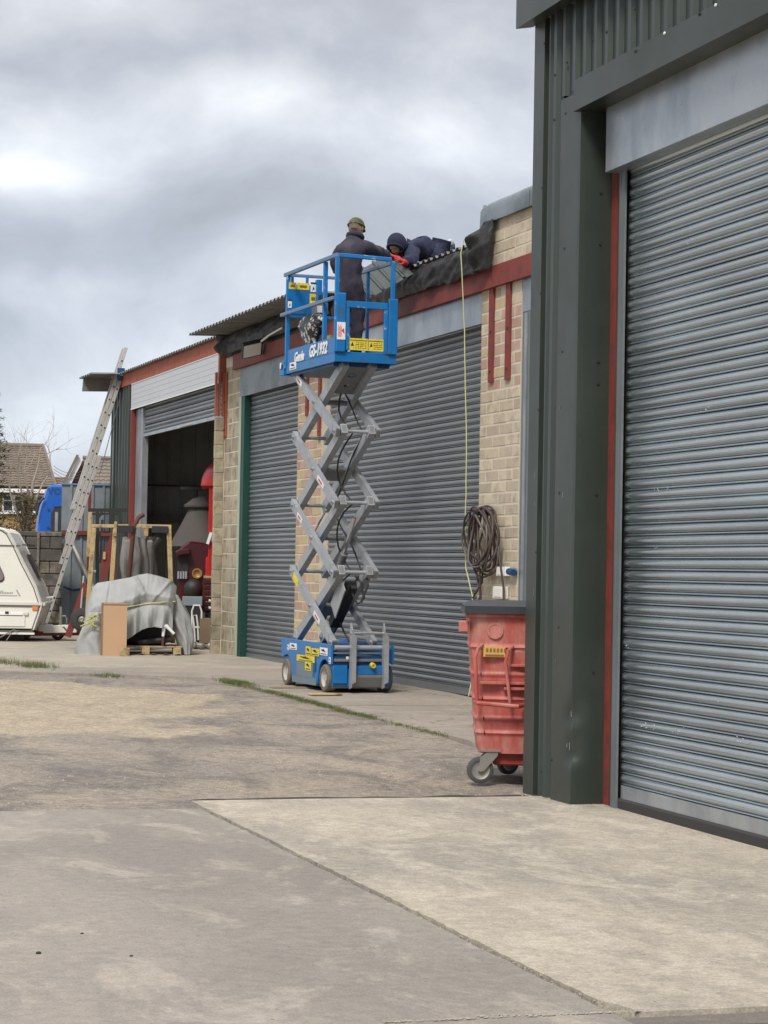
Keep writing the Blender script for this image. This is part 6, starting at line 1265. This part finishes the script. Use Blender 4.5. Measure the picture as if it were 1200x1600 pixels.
# ================================================================== houses and trees beyond
def roof_mat(name, c):
    global nt
    m = bpy.data.materials.new(name); m.use_nodes = True; nt = m.node_tree; nt.nodes.clear(); out = N('ShaderNodeOutputMaterial'); b = N('ShaderNodeBsdfPrincipled'); nt.links.new(b.outputs[0], out.inputs[0])
    p = N('ShaderNodeTexCoord').outputs['Object']; ns = N('ShaderNodeTexNoise', inp={'Vector': p, 'Scale': 2.5, 'Detail': 6.0, 'Roughness': .7}).outputs['Fac']; n2_ = N('ShaderNodeTexNoise', inp={'Vector': p, 'Scale': 14.0, 'Detail': 2.0}).outputs['Fac']
    k = mth('ADD', mth('MULTIPLY', mth('SUBTRACT', ns, .5), .8), mth('MULTIPLY_ADD', mth('SUBTRACT', n2_, .5), .9, 1.0)); nt.links.new(N('ShaderNodeVectorMath', operation='SCALE', inp={0: c, 'Scale': k}).outputs[0], b.inputs['Base Color']); b.inputs['Roughness'].default_value = .95; MATS[name] = m
roof_mat('roof_tile', (.175, .14, .11)); roof_mat('roof_tile_grey', (.20, .17, .14))
def tiled(x0a, x1a, x0b, x1b, ya, yb, za, zb, rows, nm, m, parent):     # tile courses from ridge (a) to eaves (b), each stepped over the next, wavy like pantiles
    mb = MB()
    for r in range(rows):
        t0, t1 = r/rows, (r+1)/rows; n = int(abs(x1a-x0a)/.15); vs = []
        for t, lift in ((t0, 0), (t1, .05)):
            a, b = x0a+(x0b-x0a)*t, x1a+(x1b-x1a)*t; y, z = ya+(yb-ya)*t, za+(zb-za)*t
            for i in range(n+1): vs.append((a+(b-a)*i/n, y-lift*.5, z+lift+.035*(i % 2)+random.uniform(-.012, .012)))
        for i in range(n+1): q = vs[n+1+i]; vs.append((q[0], q[1]+.01, q[2]-.06))
        w_ = n+1; mb.add(vs, [(i, i+1, w_+i+1, w_+i) for i in range(n)]+[(w_+i, w_+i+1, 2*w_+i+1, 2*w_+i) for i in range(n)])
    o = mb.build(nm, m, parent); return o
H1 = Frame(15.0, 105.0, .1, -8)
def hp(px, py, y=0.0): x, z = H1.f(px, py, y); return x, z-.1
h1 = thing('brick_house', H1, 'buff brick house with brown pantiled roof and white windows at far left', 'house')
RY = 4.0; rl, rz = hp(-60, 694, RY), hp(68, 699, RY); el_, ez = hp(-60, 764, -.4), hp(88, 762, -.4)
tiled(rl[0], rz[0], el_[0], ez[0], RY, -.4, rz[1], ez[1], 17, 'roof', 'roof_tile', h1)
mb = MB(); mb.tube([(rl[0], RY, rz[1]+.05), (rz[0], RY, rz[1]+.05)], .13, 8); mb.tube([(rz[0], RY, rz[1]), (ez[0], -.4, ez[1])], .09, 6); mb.build('ridge_tiles', 'roof_tile', h1)
mb = MB(); mb.add([(rl[0], RY, rz[1]), (rz[0], RY, rz[1]), (ez[0], 8.4, ez[1]), (rl[0], 8.4, ez[1])], [(0, 1, 2, 3)]); mb.build('rear_roof', 'roof_tile', h1)
MB().box(hp(-60, 770)[0], hp(84, 770)[0], 0, 8, 0, ez[1]).build('wall', 'house_brick', h1)
mb = MB(); mb.add([(ez[0]-.3, 0, ez[1]), (rz[0]-.1, RY, rz[1]-.1), (ez[0]-.3, 8, ez[1])], [(0, 1, 2)]); mb.build('gable', 'house_brick', h1)
z1, z0 = hp(0, 763, -.45)[1], hp(0, 769, -.45)[1]; MB().box(hp(-60, 765)[0], hp(88, 765)[0], -.50, -.44, z0, z1).build('fascia', 'house_white', h1); MB().box(hp(-60, 765)[0], hp(84, 765)[0], -.44, 0, z0, z0+.04).build('soffit', 'house_white', h1)
def win(a, b, c, d, n, trans=True):
    (x0, zz1), (x1, zz0) = hp(a, c), hp(b, d); g = bpy.data.objects.new('window', None); COL.objects.link(g); g.parent = h1; MB().box(x0, x1, -.05, .0, zz0, zz1).build('frame', 'house_white', g); h = zz1-zz0
    for i in range(n):
        u0, u1 = x0+(x1-x0)*i/n+.07, x0+(x1-x0)*(i+1)/n-.07; MB().box(u0, u1, -.058, -.049, zz0+.09, zz0+h*.64).build('pane', 'glass_dark', g); MB().box(u0, u1, -.058, -.049, zz0+h*.70, zz1-.07).build('pane', 'glass_dark', g)
    MB().box(x0-.08, x1+.08, -.14, -.05, zz0-.08, zz0+.02).build('sill', 'house_white', g)
win(4, 39, 773, 801, 2); win(52, 84, 773, 802, 2); win(-50, -20, 773, 801, 2)
tiled(hp(84, 744, 3)[0], hp(118, 748, 3)[0], hp(88, 757, 1)[0], hp(114, 757, 1)[0], 3, 1, hp(100, 746, 3)[1], hp(100, 757, 1)[1], 3, 'annexe_roof', 'roof_tile', h1); MB().box(hp(84, 757, 2)[0], hp(114, 757, 2)[0], 1.4, 3.0, 0, hp(100, 757, 1)[1]).build('annexe_wall', 'house_brick', h1)
H2 = Frame(18.5, 98.0, .1, -8)
def kp(px, py, y=0.0): x, z = H2.f(px, py, y); return x, z-.1
h2 = thing('gabled_house', H2, 'house with a brown gable and tiled roof between the ladder and the bay', 'house')
ap, gl, gr = kp(130, 719), kp(110, 757), kp(150, 757); ext = 2.4
mb = MB(); mb.prism([ap, (gl[0]-.3, gl[1]-.6), (gr[0], gl[1]-.6)], 'y', .0, .2); mb.build('gable', 'rust_brown', h2); h2.children[0]['label'] = 'brown gable'
MAT_ = 'roof_tile_grey'
tiled(ap[0]-.2, kp(196, 722)[0], gl[0]+1.1, kp(196, 757)[0], 1.2, -.3, ap[1]+.1, gl[1]-.3, 9, 'roof', MAT_, h2)
mb = MB(); mb.beam((gl[0]-.4, -.34, gl[1]-.7), (ap[0]-.12, -.34, ap[1]+.08), .06, .22); mb.build('bargeboard', 'house_white', h2)
mb = MB(); mb.beam((gl[0]-.62, -.30, gl[1]-.66), (ap[0]-.25, -.30, ap[1]+.20), .5, .12); mb.build('verge', 'roof_tile', h2)
mb = MB(); mb.tube([(ap[0], 1.2, ap[1]+.14), (kp(196, 722)[0], 1.2, ap[1]+.14)], .12, 6); mb.build('ridge_tiles', 'roof_tile', h2)
MB().box(gl[0], kp(196, 722)[0], .25, 6, 0, gl[1]-.5).build('wall', 'house_brick', h2)
# bare tree
random.seed(12)
TR = Frame(11.3, 79.0, .1, 0)
def tp(px, py): x, z = TR.f(px, py); return Vector((x, 0, z-.1))
tr = thing('bare_tree', TR, 'leafless tree with spreading pale branches in front of the brick house', 'tree')
bmb = MB(); tw = MB()
def grow(p, d, l, r, depth):
    n = 4; P = [p]; R = [r]; q = p.copy(); dd = d.copy()
    for i in range(n):
        dd = (dd+Vector((random.gauss(0, .12), random.gauss(0, .12), random.gauss(.02, .10)))).normalized(); q = q+dd*l/n; P.append(q.copy()); R.append(r*(1-.45*(i+1)/n))
    (bmb if depth < 2 else tw).tube(P, R, 6 if depth < 2 else 4, False)
    if depth >= 7 or r < .006: return
    for k in range(random.choice((2, 3, 3)) if depth < 5 else 2):
        i = random.randint(2, n); a = Vector((random.gauss(0, 1), random.gauss(0, .7), random.gauss(.15, .6))).normalized(); nd = (dd*1.0+a*.75).normalized(); grow(P[i], nd, l*random.uniform(.66, .88), R[i]*.72, depth+1)
b0 = tp(40, 850)
for tx, ty, r, l in ((52, 752, .055, 1.25), (34, 770, .05, 1.15), (18, 778, .045, 1.1), (58, 775, .05, 1.1), (44, 768, .05, 1.3)):
    tgt = tp(tx, ty); s0 = b0+Vector((random.uniform(-.1, .1), random.uniform(-.2, .2), 0)); bmb.tube([Vector((s0.x*.9, s0.y, 0)), s0, s0.lerp(tgt, .5)+Vector((random.gauss(0, .08), 0, 0)), tgt], [r*1.5, r*1.3, r*1.1, r], 7, False)
    grow(tgt, ((tgt-s0).normalized()+Vector((.35 if tx > 50 else -.15, 0, .15))).normalized(), l, r*.72, 1)
bmb.build('trunk', 'bark', tr, smooth='all'); tw.build('branches', 'bark', tr, smooth='all')
iv = MB()
for _ in range(2600):
    t = random.random(); c = b0.lerp(tp(42, 772), t)+Vector((random.gauss(0, .30-.08*t), random.gauss(0, .3), random.gauss(0, .12))); c.z = max(.1, c.z); s = random.uniform(.03, .07); u = Vector((random.gauss(0, 1), random.gauss(0, 1), random.gauss(0, 1))).normalized(); w = u.orthogonal().normalized()
    iv.add([c+u*s, c+w*s, c-u*s*.6], [(0, 1, 2)])
iv.build('ivy', 'ivy', tr)
# conifer at the left edge
CF = Frame(9.9, 90.0, .1, 0)
p_ = at(-14, 660, 90.0); CF = Frame(p_.x, p_.y, .1, 0); cf = thing('conifer', CF, 'dark green conifer cut off by the left edge of the picture', 'tree')
topz = 8.9; MB().tube([(0, 0, 0), (0, 0, topz*.6), (0, 0, topz)], [.2, .1, .02], 8).build('trunk', 'bark', cf); mb = MB()
for k in range(26):
    z = 1.2+(topz-1.3)*k/25; R_ = .95*(1-(z/topz)**2.2)+.10
    for a in range(17):
        t = a*2*PI/11+k*.7+random.gauss(0, .15); L_ = R_*random.uniform(.75, 1.15)
        for j in range(34):
            q = random.random()**.6; c = Vector((math.cos(t)*L_*q, math.sin(t)*L_*q, z-.28*q*q*R_+.10*q+random.gauss(0, .05))); s = random.uniform(.05, .10); u = Vector((math.cos(t+random.gauss(0, .8)), math.sin(t+random.gauss(0, .8)), random.gauss(.1, .35))); w = u.cross(Vector((random.gauss(0, .3), 0, 1))).normalized()
            mb.add([c-w*s*.35, c+w*s*.35, c+u*s*1.6], [(0, 1, 2)])
mb.build('crown', 'needle', cf)
# overhead wires between the houses
mb = MB()
for k in range(3):
    a, b = at(84, 728+5*k, 100), at(134, 733+4*k, 97); mb.tube([a.lerp(b, t)-Vector((0, 0, .25*4*t*(1-t))) for t in lin(0, 1, 8)], .012, 4)
tag(mb.build('overhead_wires', 'seam'), 'thin overhead wires between the two houses', 'wire')
# a low screen of ground behind everything keeps the horizon closed
mb = MB(); P = []
for i in range(60): x = -300+14*i; P.append((x, 3.0+1.2*nz(i*.37, 0, 3)+.8*nz(i*1.3, 2, 3)))
mb.prism(P+[(P[-1][0], -1), (P[0][0], -1)], 'y', 330, 360); mat('far_trees', (.06, .065, .05), 1.0, 0, .3, .3); tag(mb.build('distant_trees', 'far_trees'), 'far line of trees on the horizon', 'trees', kind='stuff')
